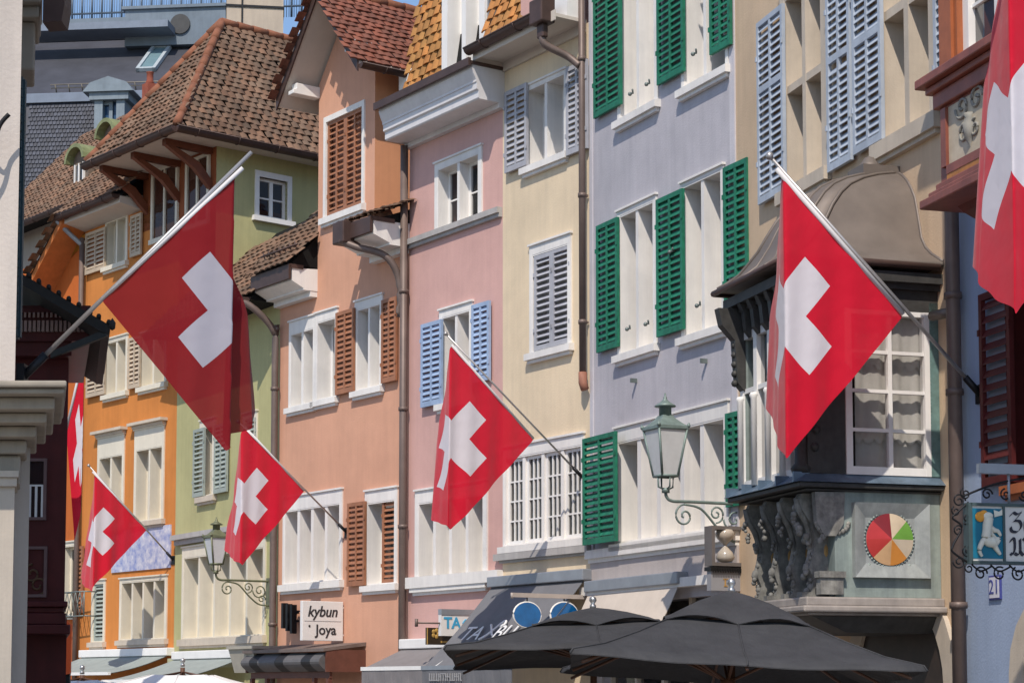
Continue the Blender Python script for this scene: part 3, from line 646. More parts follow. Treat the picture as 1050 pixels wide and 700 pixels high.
ridge([(xc, og-.05, zr+.04), (xc, D, zr+.04)], .09, ridge_m, rf)
m = MB()
for s in (-1, 1):
    p = [(xc+s*(hr+.02), og-.03, zr-sl_*(hr+.02)-.16), (xc, og-.03, zr-.16), (xc, og-.03, zr+.06), (xc+s*(hr+.02), og-.03, zr-sl_*(hr+.02)+.06)]
    m.solid(p, [(x, y+.03, z) for x, y, z in p])
m.build('barge_board', gutter_m, rf)
gutter([(xc+hr+.07, og, zr-sl_*hr-.06), (xc+hr+.07, D, zr-sl_*hr-.06)], .08, gutter_m, H.root)
for xx, zz in ((xc-hwid*.1-.55, zw+.75), (xc+hwid-.02, zw+.02), (xc-hwid-.05, zw-.25)):
    m = MB(); m.prism_x([(.0, zz), (og+.05, zz), (og+.05, zz+.07), (og+.12, zz+.1), (og+.12, zz+.2), (0, zz+.2)], xx-.09, xx+.09); m.build('purlin_end', white_wood, H.root, bevel=.01)
# eaves left and right of the gable
def eave(x0, x1, z, o, name):
    m = MB(); m.prism_x([(0, z), (-o*.55, z), (-o*.55, z+.03), (-o, z+.14), (-o, z+.36), (0, z+.40)], x0, x1); m.prism_x([(0, z-.1), (-.14, z-.1), (-.14, z-.001), (0, z-.001)], x0+.01, x1-.01)
    e = m.build('eave_box', white_stone, H.root)
    m = MB(); m.box(x0-.02, x1+.02, -o-.06, -.3, z+.361, z+.43); m.box(x0-.02, x1+.02, -o-.08, -o-.03, z+.16, z+.42); m.build('fascia', gutter_m, H.root)
    return e
xeL = SAL.hit(258, 300, -.8)[0]
eave(.0, xl-.0, zE-.02, .52, 'l'); eave(xr+.06, W_SAL, zEr-.04, .70, 'r')
tiles((-.0, -.62, zE+.42), (1, 0, 0), (0, .72, .69), int((xl)/.2), 15, .2, .19, tile_brown, H.root, 'roof', seed=21)
tiles((xr+.05, -.75, zEr+.42), (1, 0, 0), (0, .93, .37), int((W_SAL-xr)/.2), 6, .2, .19, tile_brown, H.root, 'roof', seed=22)
m = MB(); m.solid([(0, -.56, zE+.4), (xl, -.56, zE+.4), (xl, 2.4, zE+3.5), (0, 2.4, zE+3.5)], [(0, 2.6, zE+.4), (xl, 2.6, zE+.4), (xl, 2.6, zE+3.5), (0, 2.6, zE+3.5)])
m.solid([(xr+.06, -.6, zEr+.37), (W_SAL, -.6, zEr+.37), (W_SAL, 1.2, zEr+1.06), (xr+.06, 1.2, zEr+1.06)], [(xr+.06, 2.6, zEr+.37), (W_SAL, 2.6, zEr+.37), (W_SAL, 2.6, zEr+1.06), (xr+.06, 2.6, zEr+1.06)]); m.build('roof_core', tile_brown, H.root)
m = MB(); m.box(xr, W_SAL, 0, .3, zE, zEr+.4); m.build('upper_wall', sal, H.root)
# snow rails over the left eave
m = MB()
for zz in (.62, .78): m.tube([(.02, -.42, zE+zz), (xl, -.42, zE+zz)], .018, 6)
for k in range(7): x = .1+(xl-.2)*k/6; m.tube([(x, -.3, zE+.5), (x, -.42, zE+.85)], .012, 5)
m.build('snow_rail', gutter_m, H.root)
m = MB(); m.box(W_SAL-.95, W_SAL-.6, -.92, -.55, zEr+.05, zEr+.42); m.build('rainwater_head', gutter_m, H.root, bevel=.02)
pipe(bez([(W_SAL-.75, -.88, zEr+.1), (W_SAL-.55, -.7, zEr-.02), (W_SAL-.18, -.35, zEr-.2), (W_SAL-.1, -.13, zEr-.6), (W_SAL-.1, -.13, zEr-1.2)], 6), .06, pipe_m, H.root)
pipe(bez([(-.15, -.8, zE-.0), (.0, -.5, zE-.2), (.06, -.14, zE-.6), (.06, -.13, zE-1.2), (.06, -.13, .2)], 6), .062, pipe_m, H.root, [(.06, -.13, SAL.hit(285, y)[1]) for y in (400, 520, 640)])
x, z = SAL.hit(404, 92, -.2); m = MB(); m.box(xr+.25, xr+.6, .3, .5, SAL.hit(404, 98)[1]+.2, SAL.hit(404, 98)[1]+.55); m.build('wall_lamp', white_wood, H.root, bevel=.04)
H.wall()
# ================================================================ green house
zE = GRN.hit(268, 318)[1]
lime = stucco('lime_green_stucco', (.45, .425, .215), .12)
H = House('lime_green_house', GRN, W_GRN, zE, lime, 'lime green house with a long row of cream windows beside the orange house', depth=1.6)
window(H, 208.5, 219, 439, 509, n=1, depth=.2, sur=.14, m=cream_wood, sill=.12, sill_m=beige_stone, shutters=[(197.5, 208.5, 441, 510, sage_paint, dict(cols=1, closed=True)), (219, 232, 436, 506, sage_paint)])
window(H, 252, 262, 430, 495, n=1, depth=.2, sur=.1, m=cream_wood, sill=.12, sill_m=beige_stone, shutters=[(253, 262, 430, 495, sage_paint, dict(cols=1, closed=True, d0=-.03))])
window(H, 189, 271, 572, 655, n=5, depth=.34, sur=.08, head=.2, mull=.07, m=cream_wood, sill=.14, sill_m=beige_stone)
m = MB(); x, z = GRN.hit(184, 549); m.box(.1, W_GRN-.1, -.16, -.001, z-.1, z); m.box(.15, W_GRN-.15, -.09, -.001, z-.2, z-.1); m.build('string_course', grey_stone, H.root)
m = MB(); x, z = GRN.hit(184, 672); m.box(.02, W_GRN-.02, -.14, -.001, z-.25, z-.05); m.build('plinth_band', mat('pale_green_band', (.46, .47, .30), .85, .08, 3), H.root)
tiles((-.1, -.62, zE+.1), (1, 0, 0), (0, .7, .71), int((W_GRN+.2)/.22), 12, .22, .2, tile_brown, H.root, 'roof', seed=31)
m = MB(); m.solid([(0, -.6, zE), (W_GRN, -.6, zE), (W_GRN, 1.6, zE+2.2), (0, 1.6, zE+2.2)], [(0, 1.7, zE), (W_GRN, 1.7, zE), (W_GRN, 1.7, zE+2.2), (0, 1.7, zE+2.2)]); m.build('roof_core', tile_brown, H.root)
gutter([(0, -.68, zE+.04), (W_GRN, -.68, zE+.04)], .085, gutter_m, H.root)
H.wall()
# ================================================================ orange house and the tall hip-roofed block on its right
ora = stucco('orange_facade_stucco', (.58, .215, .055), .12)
zE = ORG.hit(100, 232)[1]
H = House('orange_house', ORG, W_ORG, zE, ora, 'bright orange house with cream shutters and a blue painted panel')
c = cream_wood; tn = tan_paint
window(H, 110, 130, 229, 274, n=2, depth=.22, sur=.06, m=c, shutters=[(87, 107, 240, 282, tn), (133, 144, 222, 264, tn)])
window(H, 110, 130, 352, 405, n=2, depth=.3, sur=.07, m=c, shutters=[(88, 107, 354, 408, tn), (131, 143, 347, 399, tn)])
window(H, 146, 170, 345, 397, n=2, depth=.3, sur=.06, m=c)
window(H, 102, 126, 470, 541, n=2, depth=.3, sur=.07, head=.42, m=c, hood=True, sill_m=beige_stone)
window(H, 140, 167, 462, 535, n=2, depth=.3, sur=.07, head=.42, m=c, hood=True, sill_m=beige_stone)
window(H, 125, 170, 597, 656, n=4, depth=.3, sur=.07, m=c, sill_m=beige_stone)
window(H, 96, 107, 598, 658, n=1, depth=.2, sur=.06, m=c, sill_m=beige_stone, shutters=[(96.5, 107, 598, 657, sage_paint, dict(d0=.0, cols=1, closed=True))])
x0, z1 = ORG.hit(116, 545); x1, _ = ORG.hit(176, 545); _, z0 = ORG.hit(116, 587)
pm = mat('blue_white_mural', (.16, .22, .50), .8, .1, 5.5, .2, 20, col2=(.66, .64, .66))
m = MB(); m.box(x0, x1, -.03, -.001, z0, z1); m.build('mural_panel', pm, H.root)
pipe([(.08, -.12, zE-.2), (.08, -.12, 0.2)], .06, pipe_m, H.root)
tw = ORG.hit(147, 200)[0]
# low eave with gutter
m = MB(); m.prism_x([(0, zE-.02), (-.55, zE+.06), (-.55, zE+.2), (0, zE+.3)], -.1, tw); m.build('soffit', soffit_m, H.root)
gutter([(-.15, -.65, zE+.22), (tw, -.65, zE+.22)], .1, gutter_m, H.root)
tiles((-.2, -.62, zE+.28), (1, 0, 0), (0, .72, .69), int((tw+.3)/.2), 16, .2, .19, tile_brown, H.root, 'roof', seed=41)
m = MB(); m.solid([(-.1, -.55, zE+.2), (tw, -.55, zE+.2), (tw, 2.4, zE+2.9), (-.1, 2.4, zE+2.9)], [(-.1, 2.5, zE+.2), (tw, 2.5, zE+.2), (tw, 2.5, zE+2.9), (-.1, 2.5, zE+2.9)]); m.build('roof_core', tile_brown, H.root)
m = MB(); x, z = ORG.hit(92, 240); m.tube(bez([(-.1, -.65, zE+.15), (-.02, -.4, zE-.1), (.08, -.12, zE-.35)], 6), .055, 8); m.build('pipe_bend', zinc_m, H.root)
H.wall()
# tall block
ex, ez = ORG.hit(222, 165)            # wall corner
T = ORG.at(ex, 0, 0); T = Frame(T.P.x, T.P.y, ORG.rot)
fw = ex-tw                             # width of the front
zt = T.hit(0 and 0 or 180, 130, -1.2)[1]
B = thing('hip_roofed_house', T, 'tall house with a brown hipped tile roof and green side wall behind the salmon gable', 'house', 'old town houses along the lane')
side_m = lime
zb = zE-.5
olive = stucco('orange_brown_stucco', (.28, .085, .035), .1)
wz1 = T.hit(170, 178)[1]
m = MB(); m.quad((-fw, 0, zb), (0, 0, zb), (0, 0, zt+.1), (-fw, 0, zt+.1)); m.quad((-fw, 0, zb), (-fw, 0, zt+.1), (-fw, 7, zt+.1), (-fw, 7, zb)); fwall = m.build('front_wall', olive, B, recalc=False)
sf = T.at(0, 0, 0, T.rot+math.pi/2)   # side wall frame: x inward
a0_, b1_ = sf.hit(265.5, 181); _, b0_ = sf.hit(265.5, 222); a1_, _ = sf.hit(294.5, 200)
m = MB(); SW = 8.0
for x0, x1, z0, z1 in ((0, a0_, zb-4, zt+.1), (a1_, SW, zb-4, zt+.1), (a0_, a1_, zb-4, b0_), (a0_, a1_, b1_, zt+.1)): m.quad((0, x0, z0), (0, x1, z0), (0, x1, z1), (0, x0, z1))
for p in (((0, a0_, b0_), (-.16, a0_, b0_), (-.16, a0_, b1_), (0, a0_, b1_)), ((0, a1_, b0_), (0, a1_, b1_), (-.16, a1_, b1_), (-.16, a1_, b0_)), ((0, a0_, b0_), (0, a1_, b0_), (-.16, a1_, b0_), (-.16, a0_, b0_)), ((0, a0_, b1_), (-.16, a0_, b1_), (-.16, a1_, b1_), (0, a1_, b1_))): m.quad(*p)
m.build('side_wall', side_m, B, recalc=False)
m = MB(); t = .1
m.box(-.14, .03, a0_-t, a0_, b0_, b1_+.12); m.box(-.14, .03, a1_, a1_+t, b0_, b1_+.12); m.box(-.14, .028, a0_, a1_, b1_, b1_+.12); m.box(-.14, .09, a0_-.16, a1_+.16, b0_-.1, b0_)
sw = m.build('window', white_wood, B)
m = MB(); ym = (a0_+a1_)/2; zm = (b0_+b1_)/2
m.box(-.12, -.07, a0_, a0_+.06, b0_, b1_); m.box(-.12, -.07, a1_-.06, a1_, b0_, b1_); m.box(-.12, -.07, ym-.04, ym+.04, b0_, b1_); m.box(-.118, -.072, a0_+.06, a1_-.06, b0_, b0_+.06); m.box(-.118, -.072, a0_+.06, a1_-.06, b1_-.06, b1_); m.box(-.115, -.08, a0_+.06, a1_-.06, zm-.015, zm+.015); m.build('casement', white_wood, sw)
m = MB(); m.quad((-.1, a0_, b0_), (-.1, a1_, b0_), (-.1, a1_, b1_), (-.1, a0_, b1_)); m.build('pane', dark_pane, sw, recalc=False)
for xa, xb, y1, y0 in ((159, 182, 175, 246), (194, 214, 165, 232)):
    s0, z1 = T.hit(xa, y1); s1, _ = T.hit(xb, y1); _, z0 = T.hit(xa, y0); m = MB()
    m.box(s0-.08, s0, -.05, -.001, z0, z1); m.box(s1, s1+.08, -.05, -.001, z0, z1); m.box(s0, s1, -.048, -.001, z1-.06, z1); m.box(s0-.1, s1+.1, -.08, -.001, z0-.1, z0); xm = (s0+s1)/2; m.box(xm-.03, xm+.03, -.046, -.001, z0, z1-.06); f = m.build('window', c, B)
    m = MB(); m.quad((s0, -.012, z0), (s1, -.012, z0), (s1, -.012, z1), (s0, -.012, z1)); m.build('pane', dark_pane, f, recalc=False)
# hip roof: front eave 1.2 m out, side eave .5 m out
OF, OS = 1.2, .5; hwf = (fw+OS)/2+.12; run = 2.1; rise = 2.95
xE0, xE1, yE0, yE1 = OS-2*hwf, OS, -OF, SW; xm = OS-hwf
ap = Vector((xm, yE0+run, zt+rise)); ap2 = Vector((xm, yE1, zt+rise))
m = MB(); cE = Vector((xE1, yE0, zt)); cW = Vector((xE0, yE0, zt)); cB = Vector((xE1, yE1, zt)); cC = Vector((xE0, yE1, zt)); dn = Vector((0, 0, -.0))
m.add([cW, cE, cB, cC, ap, ap2], [(0, 1, 4), (1, 2, 5, 4), (2, 3, 5), (3, 0, 4, 5), (3, 2, 1, 0)]); rf = m.build('roof', tile_brown, B)
ey = (ap-(cE+Vector((0, run, 0)))); ln = ey.length
tiles(cE+Vector((0, -.0, .03)), (0, 1, 0), ey, int((SW+OF)/.18), int(ln/.165), .18, .165, tile_brown, rf, 'tiles', seed=51, keep=lambda x, y: x > y/ln*run-.05, cup=.022, jit=.018, lo=.74)
ey2 = ap-Vector((xm, yE0, zt)); ln2 = ey2.length
tiles(cW+Vector((0, 0, .03)), (1, 0, 0), ey2, int(2*hwf/.18), int(ln2/.165), .18, .165, tile_brown, rf, 'tiles', seed=52, keep=lambda x, y: y/ln2*hwf-.05 < x < 2*hwf-y/ln2*hwf+.05, cup=.022, jit=.018, lo=.74)
ridge([cE+Vector((0, 0, .05)), ap+Vector((0, 0, .08)), ap2+Vector((0, 0, .08))], .085, ridge_m, rf); ridge([cW+Vector((0, 0, .05)), ap+Vector((0, 0, .07))], .105, ridge_m, rf)
m = MB(); m.box(xE0+.08, xE1-.08, yE0+.08, yE1, zt-.07, zt-.012); m.build('soffit', soffit_m, B)
gutter([(xE0, yE0-.05, zt-.02), (xE1+.05, yE0-.05, zt-.02)], .11, gutter_m, B); gutter([(xE1+.05, yE0-.05, zt-.02), (xE1+.05, yE1, zt-.02)], .11, gutter_m, B)
for xx in (-.2, -fw*.5, -fw+.15):
    m = MB(); m.box(xx-.07, xx+.07, -OF+.12, -.001, zt-.2, zt-.075); m.prism_x([(-.001, zt-.95), (-.001, zt-.75), (-.3, zt-.42), (-OF+.35, zt-.2), (-OF+.15, zt-.2), (-.42, zt-.55)], xx-.06, xx+.06); m.build('eave_bracket', mat('dark_red_timber', (.16, .05, .025), .6, .2, 5), B)
# chimney
x, z = Frame(0, 42.5, 0).hit(232, 30); x1, _ = Frame(0, 42.5, 0).hit(290, 30)
CH = Frame(x, 42.5, R(8)); t_ = thing('chimney', CH.at(0, 0, z-1.2), 'broad cream rendered chimney behind the brown hipped roof', 'chimney')
t_.location.z = z-1.2
m = MB(); ww = x1-x; m.box(0, ww, 0, 1.0, 0, 3.6); m.box(-.06, ww+.06, -.06, 1.06, 3.0, 3.15); m.build('stack', stucco('chimney_render', (.50, .42, .33), .15), t_)
m = MB(); m.box(-.02, ww+.02, -.025, 1.02, 1.72, 1.77); m.box(ww*.26, ww*.26+.035, -.03, 0, 0, 3.0); m.box(-.025, ww+.025, -.03, 1.02, 2.5, 2.53); m.build('iron_strap', iron_m, t_)
# ================================================================ cream house with the oriel
crm = stucco('cream_stucco', (.64, .475, .32), .1)
H = House('cream_house', CRM, W_CRM, CRM.hit(850, -60)[1]+2.0, crm, 'cream house with a carved grey green oriel under a bell shaped metal roof')
gb = greyblue_paint
window(H, 807, 845, 0, 196, n=2, depth=.30, sur=.12, m=beige_stone, transom=.52, mull=.09, sill=.16, shutters=[(776, 802.5, 24, 211, gb, dict(rail=[.62])), (847, 871, -28, 178, gb, dict(rail=[.55]))])
window(H, 907, 956, -60, 146, n=2, depth=.30, sur=.14, m=beige_stone, transom=.62, mull=.1, sill=.18, shutters=[(873.5, 903, -45, 160, gb, dict(rail=[.55])), (957, 969, -75, 112, gb, dict(cols=1))])
shutter(CRM, H.root, 763, 774, 376, 492, blue_paint, cols=1)
# ---- oriel
sR = CRM.hit(965, 560)[0]
lo, hi = -3.0, 0.0
for _ in range(50):
    mid = (lo+hi)/2
    if CRM.hit(830, 560, mid)[0] > sR: lo = mid
    else: hi = mid
OP = -lo; sL = CRM.hit(764, 540, -OP)[0]; print('ORIEL', sL, sR, OP)
SF = CRM.at(sR, 0, 0, CRM.rot+math.pi/2)
zz = lambda y, x=900: SF.hit(x, y)[1]
ori_m = mat('grey_green_oriel_paint', (.28, .33, .305), .6, .2, 4, .25, 40, streak=.3)
ori_d = mat('dark_carved_wood', (.05, .048, .045), .6, .3, 8, .4, 30, streak=.2)
carv_m = mat('carved_grey_stone', (.25, .24, .215), .75, .4, 12, .6, 30, streak=.35)
blz = mat('blue_zinc_ledge', (.17, .24, .32), .4, .25, 6, .15, 20, metal=.5, streak=.2)
m = MB(); z0, z1 = zz(613), zz(503)
OP2 = OP-.27; m.box(sL, sR, -OP2, 0, z0, z1); ob = m.build('oriel', ori_m, H.root, bevel=.012)
m = MB()
for a, y0, y1 in ((.07, 622, 612.5), (.12, 628, 621.5), (.04, 631, 627.5)): m.box(sL-a, sR+a, -OP-a, -.001, zz(y0), zz(y1))
m.build('base_moulding', mat('oriel_base_moulding', (.34, .30, .27), .7, .15, 5, .3, 40, streak=.2), ob, bevel=.025)
m = MB(); zl, zh = zz(648), zz(631)-.004; i = .28; a = [(sL+.02, -OP+.02, zh), (sR-.02, -OP+.02, zh), (sR-.02, -.002, zh), (sL+.02, -.002, zh)]; bq = [(sL+i, -OP+.45, zl), (sR-i*.5, -OP+.45, zl), (sR-i*.5, -.002, zl), (sL+i, -.002, zl)]; m.solid(bq, a); m.build('soffit', ori_d, ob)
m = MB()
for a, y0, y1 in ((.05, 505, 502.5), (.14, 502, 497)): m.box(sL-a, sR+a*.7, -OP-a, -.001, zz(y0), zz(y1))
m.build('ledge_moulding', ori_d, ob, bevel=.01)
m = MB(); za, zb = zz(497)+.003, zz(487)
m.solid([(sL-.17, -OP-.17, za), (sR+.12, -OP-.17, za), (sR+.12, -.001, za), (sL-.17, -.001, za)], [(sL-.02, -OP-.02, zb), (sR, -OP-.02, zb), (sR, -.001, zb), (sL-.02, -.001, zb)])
for k in range(5): x = sL-.1+(sR-sL+.1)*k/4; m.box(x-.012, x+.012, -OP-.165, -OP, za, zb+.01)
m.build('zinc_ledge', blz, ob)
# window zone: side
zw0, zw1 = zz(487), zz(318); zf1 = zz(280)
xs0 = SF.hit(867, 450)[0]; xs1 = SF.hit(955, 450)[0]
def side_box(m, x0, x1, d0, d1, z0, z1): m.box(sR-d1, sR-d0, x0, x1, z0, z1)   # x inward from the outer corner, d depth behind the side plane
m = MB(); fw_ = .07
side_box(m, xs0, xs0+fw_, -.02, .08, zw0, zw1); side_box(m, xs1-fw_, xs1, -.02, .08, zw0, zw1); side_box(m, xs0+fw_, xs1-fw_, -.018, .08, zw0, zw0+.08); side_box(m, xs0+fw_, xs1-fw_, -.018, .08, zw1-.05, zw1)
xc_ = (xs0+xs1)/2+.02; side_box(m, xc_-.022, xc_+.022, -.01, .06, zw0+.08, zw1-.05)
for y in (361, 401, 441): z = zz(y); side_box(m, xs0+fw_, xs1-fw_, -.006, .05, z-.017, z+.017)
m.build('window_frame', white_wood, ob)
m = MB(); m.quad((sR-.03, xs0, zw0), (sR-.03, xs1, zw0), (sR-.03, xs1, zw1), (sR-.03, xs0, zw1)); m.build('pane', clear_pane, ob, recalc=False)
def drape(o_pt, ux, depth_dir, x0, x1, ztop, zbot, n=80, scal=.11, amp=.010):
    vs = []; b_ = MB(); J = 6
    for i in range(n+1):
        x = x0+(x1-x0)*i/n; sc = abs(math.sin((x-x0)/scal*math.pi))*.05
        for j in range(J+1):
            z = ztop+(zbot-sc-ztop)*j/J; dp = amp*math.sin(x*27)*(.4+.6*j/J)+.004*math.sin(x*61)
            vs.append(Vector(o_pt)+Vector(ux)*x+Vector(depth_dir)*dp+Vector((0, 0, z)))
    b_.add(vs, [(i*(J+1)+j, i*(J+1)+j+1, (i+1)*(J+1)+j+1, (i+1)*(J+1)+j) for i in range(n) for j in range(J)], smooth=True); return b_
for (t0, t1, off) in ((318, 372, .10), (361, 408, .12), (401, 448, .12), (441, 486, .15)):
    drape((sR-off, 0, 0), (0, 1, 0), (1, 0, 0), xs0+.02, xs1-.02, zz(t0), zz(t1), scal=.115).build('lace_curtain', curtain_m, ob, recalc=False)
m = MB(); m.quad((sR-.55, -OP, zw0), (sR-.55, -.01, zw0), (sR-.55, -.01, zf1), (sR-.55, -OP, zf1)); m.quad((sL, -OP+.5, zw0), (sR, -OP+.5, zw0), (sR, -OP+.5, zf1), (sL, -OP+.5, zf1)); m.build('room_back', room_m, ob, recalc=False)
# green corner board against the wall, corner pilaster, front posts
m = MB(); side_box(m, xs1+.005, -.001, -.012, .05, zw0, zf1); m.box(sR-.11, sR+.02, -.10, -.002, zw0, zw1+.1); m.build('corner_board', verdigris_m, ob)
m = MB(); m.box(sR-.16, sR+.012, -OP-.012, -OP+.17, zw0, zw1)
m.lathe([(.09, 0), (.11, .05), (.07, .1), (.06, (zw1-zw0)*.5), (.075, (zw1-zw0)*.85), (.11, (zw1-zw0)*.92), (.12, zw1-zw0)], (sR-.07, -OP-.04, zw0), 12)
for k in range(7): m.ball((sR+.02, -OP+.06+.02*math.sin(k*2), zw0+.25+k*.17), .045, n=6)
side_box(m, -OP+.16, xs0-.002, -.004, .05, zw0, zw1); m.build('carved_corner_post', ori_d, ob)
fx = [sL, sL+.05]; nF = 4; lw = (sR-.16-sL)/nF
m = MB()
for k in range(nF+1): x = sL+lw*k; m.box(x-.05, x+.035, -OP-.02, -OP+.07, zw0, zw1); m.lathe([(.035, 0), (.035, .9), (.05, .93), (.035, .96)], (x-.0, -OP-.04, zw0), 8)
m.box(sL, sR-.16, -OP-.018, -OP+.06, zw0, zw0+.07); m.box(sL, sR-.16, -OP-.018, -OP+.06, zw1-.08, zw1); zt_ = zw0+(zw1-zw0)*.62; m.box(sL, sR-.16, -OP-.01, -OP+.05, zt_-.025, zt_+.025)
m.build('front_window_frame', white_wood, ob)
m = MB(); m.quad((sL, -OP+.03, zw0), (sR-.16, -OP+.03, zw0), (sR-.16, -OP+.03, zw1), (sL, -OP+.03, zw1)); m.build('front_pane', clear_pane, ob, recalc=False)
for k in range(nF):
    for s in (0, 1):
        m = MB(); x0 = sL+lw*k+.04; x1 = sL+lw*(k+1)-.055; pts = []
        N = 12; w_ = x1-x0
        for i in range(N+1):
            t_ = i/N; z = zt_+.3-(zt_+.3-zw0-.1)*t_; wd = w_*(.5*(1-t_)**1.5+.06); xx = x0 if s == 0 else x1; sg = 1 if s == 0 else -1
            pts.append([(xx, -OP+.09, z), (xx+sg*wd*.5, -OP+.12, z), (xx+sg*wd, -OP+.09, z)])
        m.add([p for r_ in pts for p in r_], [(i*3+j, i*3+j+1, i*3+j+4, i*3+j+3) for i in range(N) for j in range(2)], smooth=True); m.build('tied_curtain', curtain_m, ob, recalc=False)
# left closing side of the oriel and the frieze
m = MB(); m.box(sL-.005, sL+.05, -OP, -.001, zw0, zw1); m.build('far_side', ori_m, ob)
m = MB(); m.box(sL-.02, sR+.02, -OP-.02, -.001, zw1+.001, zf1); m.box(sL-.08, sR+.07, -OP-.08, -.001, zf1-.16, zf1-.1); m.box(sL-.16, sR+.13, -OP-.16, -.001, zf1-.1, zf1-.0)
for k in range(8): x = sL+(sR-sL)*k/7; m.prism_x([(-OP-.02, zf1-.45), (-OP-.02, zf1-.1), (-OP-.15, zf1-.1), (-OP-.10, zf1-.2), (-OP-.08, zf1-.38)], x-.04, x+.04)
m.build('frieze', ori_d, ob)
# bell roof
ze = zz(272); ztop = CRM.hit(918, 168, -.2)[1]; Hh = ztop-ze
lv = [(0, .27, .0), (.03, .27, .0), (.035, .24, .02), (.08, .15, .07), (.14, .06, .15), (.22, .0, .22), (.32, -.07, .28), (.45, -.14, .32), (.58, -.23, .36), (.7, -.34, .40), (.8, -.48, .45), (.88, -.66, .52), (.94, -.86, .62), (.98, -1.05, .75), (1, -1.2, .85)]
def RIGHT(f):
    P = [(0, .16), (.03, .16), (.06, .10), (.12, -.04), (.2, -.18), (.3, -.28), (.5, -.34), (.7, -.41), (.85, -.52), (.95, -.66), (1, -.76)]
    for (a, b), (c, d) in zip(P[:-1], P[1:]):
        if f <= c: return b+(d-b)*(f-a)/(c-a)
    return P[-1][1]
ring = []
for f, o_, ins in lv:
    z = ze+f*Hh; x0 = sL-.20+ins*.8; x1 = sR+RIGHT(f); yf = -OP-o_+.02; r_ = []
    cr_ = .22*min(1, f*2.5); n = 6
    r_.append((x0, -.002, z))
    for k in range(n+1):
        a = math.pi/2*k/n; r_.append((x0+cr_*(1-math.cos(a)), yf+cr_*(1-math.sin(a)), z))
    for k in range(n+1):
        a = math.pi/2*k/n; r_.append((x1-cr_*(1-math.sin(a)), yf+cr_*(1-math.cos(a)), z))
    r_.append((x1, -.002, z)); ring.append(r_)
m = MB(); n = len(ring[0]); m.add([p for r_ in ring for p in r_], [(i*n+k, i*n+k+1, (i+1)*n+k+1, (i+1)*n+k) for i in range(len(ring)-1) for k in range(n-1)]+[tuple(range(n))[::-1], tuple((len(ring)-1)*n+k for k in range(n))], smooth=True)
roof_o = m.build('bell_roof', lead_m, ob, recalc=True)
m = MB()
for k in (0, 1, 4, 7, 8, 11, 14, n-1):
    if k >= n: continue
    m.tube([Vector(r_[k])+Vector((0, 0, .004)) for r_ in ring[2:]], .02, 6)
for q in (.33, .66):
    pts = []
    for r_ in ring[2:]: pts.append((r_[7][0]+(r_[8][0]-r_[7][0])*q, r_[7][1], r_[0][2]))
    m.tube(pts, .016, 6)
m.build('standing_seam', lead_m, ob)
m = MB(); m.tube([(ring[0][0][0], -.1, ze-.02), ring[0][5], ring[0][10], (ring[0][-1][0], -.05, ze-.02)], .035, 8); m.build('eave_roll', gutter_m, ob)
pt = ring[-1]; xm_ = (pt[0][0]+pt[-1][0])/2; m = MB(); m.box(xm_-.16, xm_+.2, -.42, -.003, ztop-.05, ztop+.06); m.lathe([(.14, 0), (.1, .05), (.05, .12), (.0, .14)], (xm_, -.25, ztop+.06), 10); m.build('roof_cap', lead_m, ob)
# rain pipe stub under the right eave
pipe([(sR+.12, -.12, ze-.5), (sR+.45, -.1, ze-.52), (W_CRM-.05, -.1, ze-.52)], .05, lead_m, ob)
# framed coloured wheel on the side panel
cx, cz = SF.hit(911, 553); rr = abs(SF.hit(935, 553)[0]-cx)
q0 = SF.hit(873, 515); q1 = SF.hit(951, 593)
x0, x1, zt2, zb2 = q0[0], q1[0], q0[1], q1[1]; bw = .14; f = sR
m = MB()
def sp(x, d, z): return (f+d, x, z)
O = [(x0, zb2), (x1, zb2), (x1, zt2), (x0, zt2)]; I = [(x0+bw, zb2+bw), (x1-bw, zb2+bw), (x1-bw, zt2-bw), (x0+bw, zt2-bw)]
for k in range(4):
    k2 = (k+1) % 4; m.quad(sp(O[k][0], .07, O[k][1]), sp(O[k2][0], .07, O[k2][1]), sp(I[k2][0], .012, I[k2][1]), sp(I[k][0], .012, I[k][1])); m.quad(sp(O[k][0], .07, O[k][1]), sp(O[k2][0], .07, O[k2][1]), sp(O[k2][0], .0, O[k2][1]), sp(O[k][0], .0, O[k][1]))
m.quad(*[sp(a, .011, b_) for a, b_ in I])
pf = m.build('panel_frame', mat('panel_frame_paint', (.33, .35, .34), .45, .2, 5, .2, 40, streak=.25), ob)
cols = [(.62, .50, .36), (.16, .36, .06), (.60, .50, .38), (.66, .26, .05), (.62, .38, .20), (.45, .035, .03), (.50, .04, .045), (.22, .02, .03)]
m = MB()
for k in range(8):
    a0, a1 = math.pi/2-k*math.pi/4, math.pi/2-(k+1)*math.pi/4; P = [(cx+rr*math.cos(a0+(a1-a0)*i/6), cz+rr*math.sin(a0+(a1-a0)*i/6)) for i in range(7)]
    m.add([sp(cx, .075, cz)]+[sp(a, .03, b_) for a, b_ in P], [(0, i, i+1) for i in range(1, 7)], tint=cols[k])
m.build('coloured_wheel', mat('wheel_paint', (.9, .9, .9), .5, .08, 8, attr=True), pf, recalc=True)
m = MB()
for k in range(48):
    a = 2*math.pi*k/48; p = (cx+rr*1.05*math.cos(a), cz+rr*1.05*math.sin(a)); m.ball(sp(p[0], .015, p[1]), .014, n=5)
for sx_ in (-1, 1):
    for sz_ in (-1, 1):
        for k in range(5): m.ball(sp(cx+sx_*(rr*.85+.035*k), .012, cz+sz_*(rr*1.0+.02*(2-abs(k-2)))), .022, .5, 1, 1, n=5)
m.build('carved_rim', ori_m, pf)
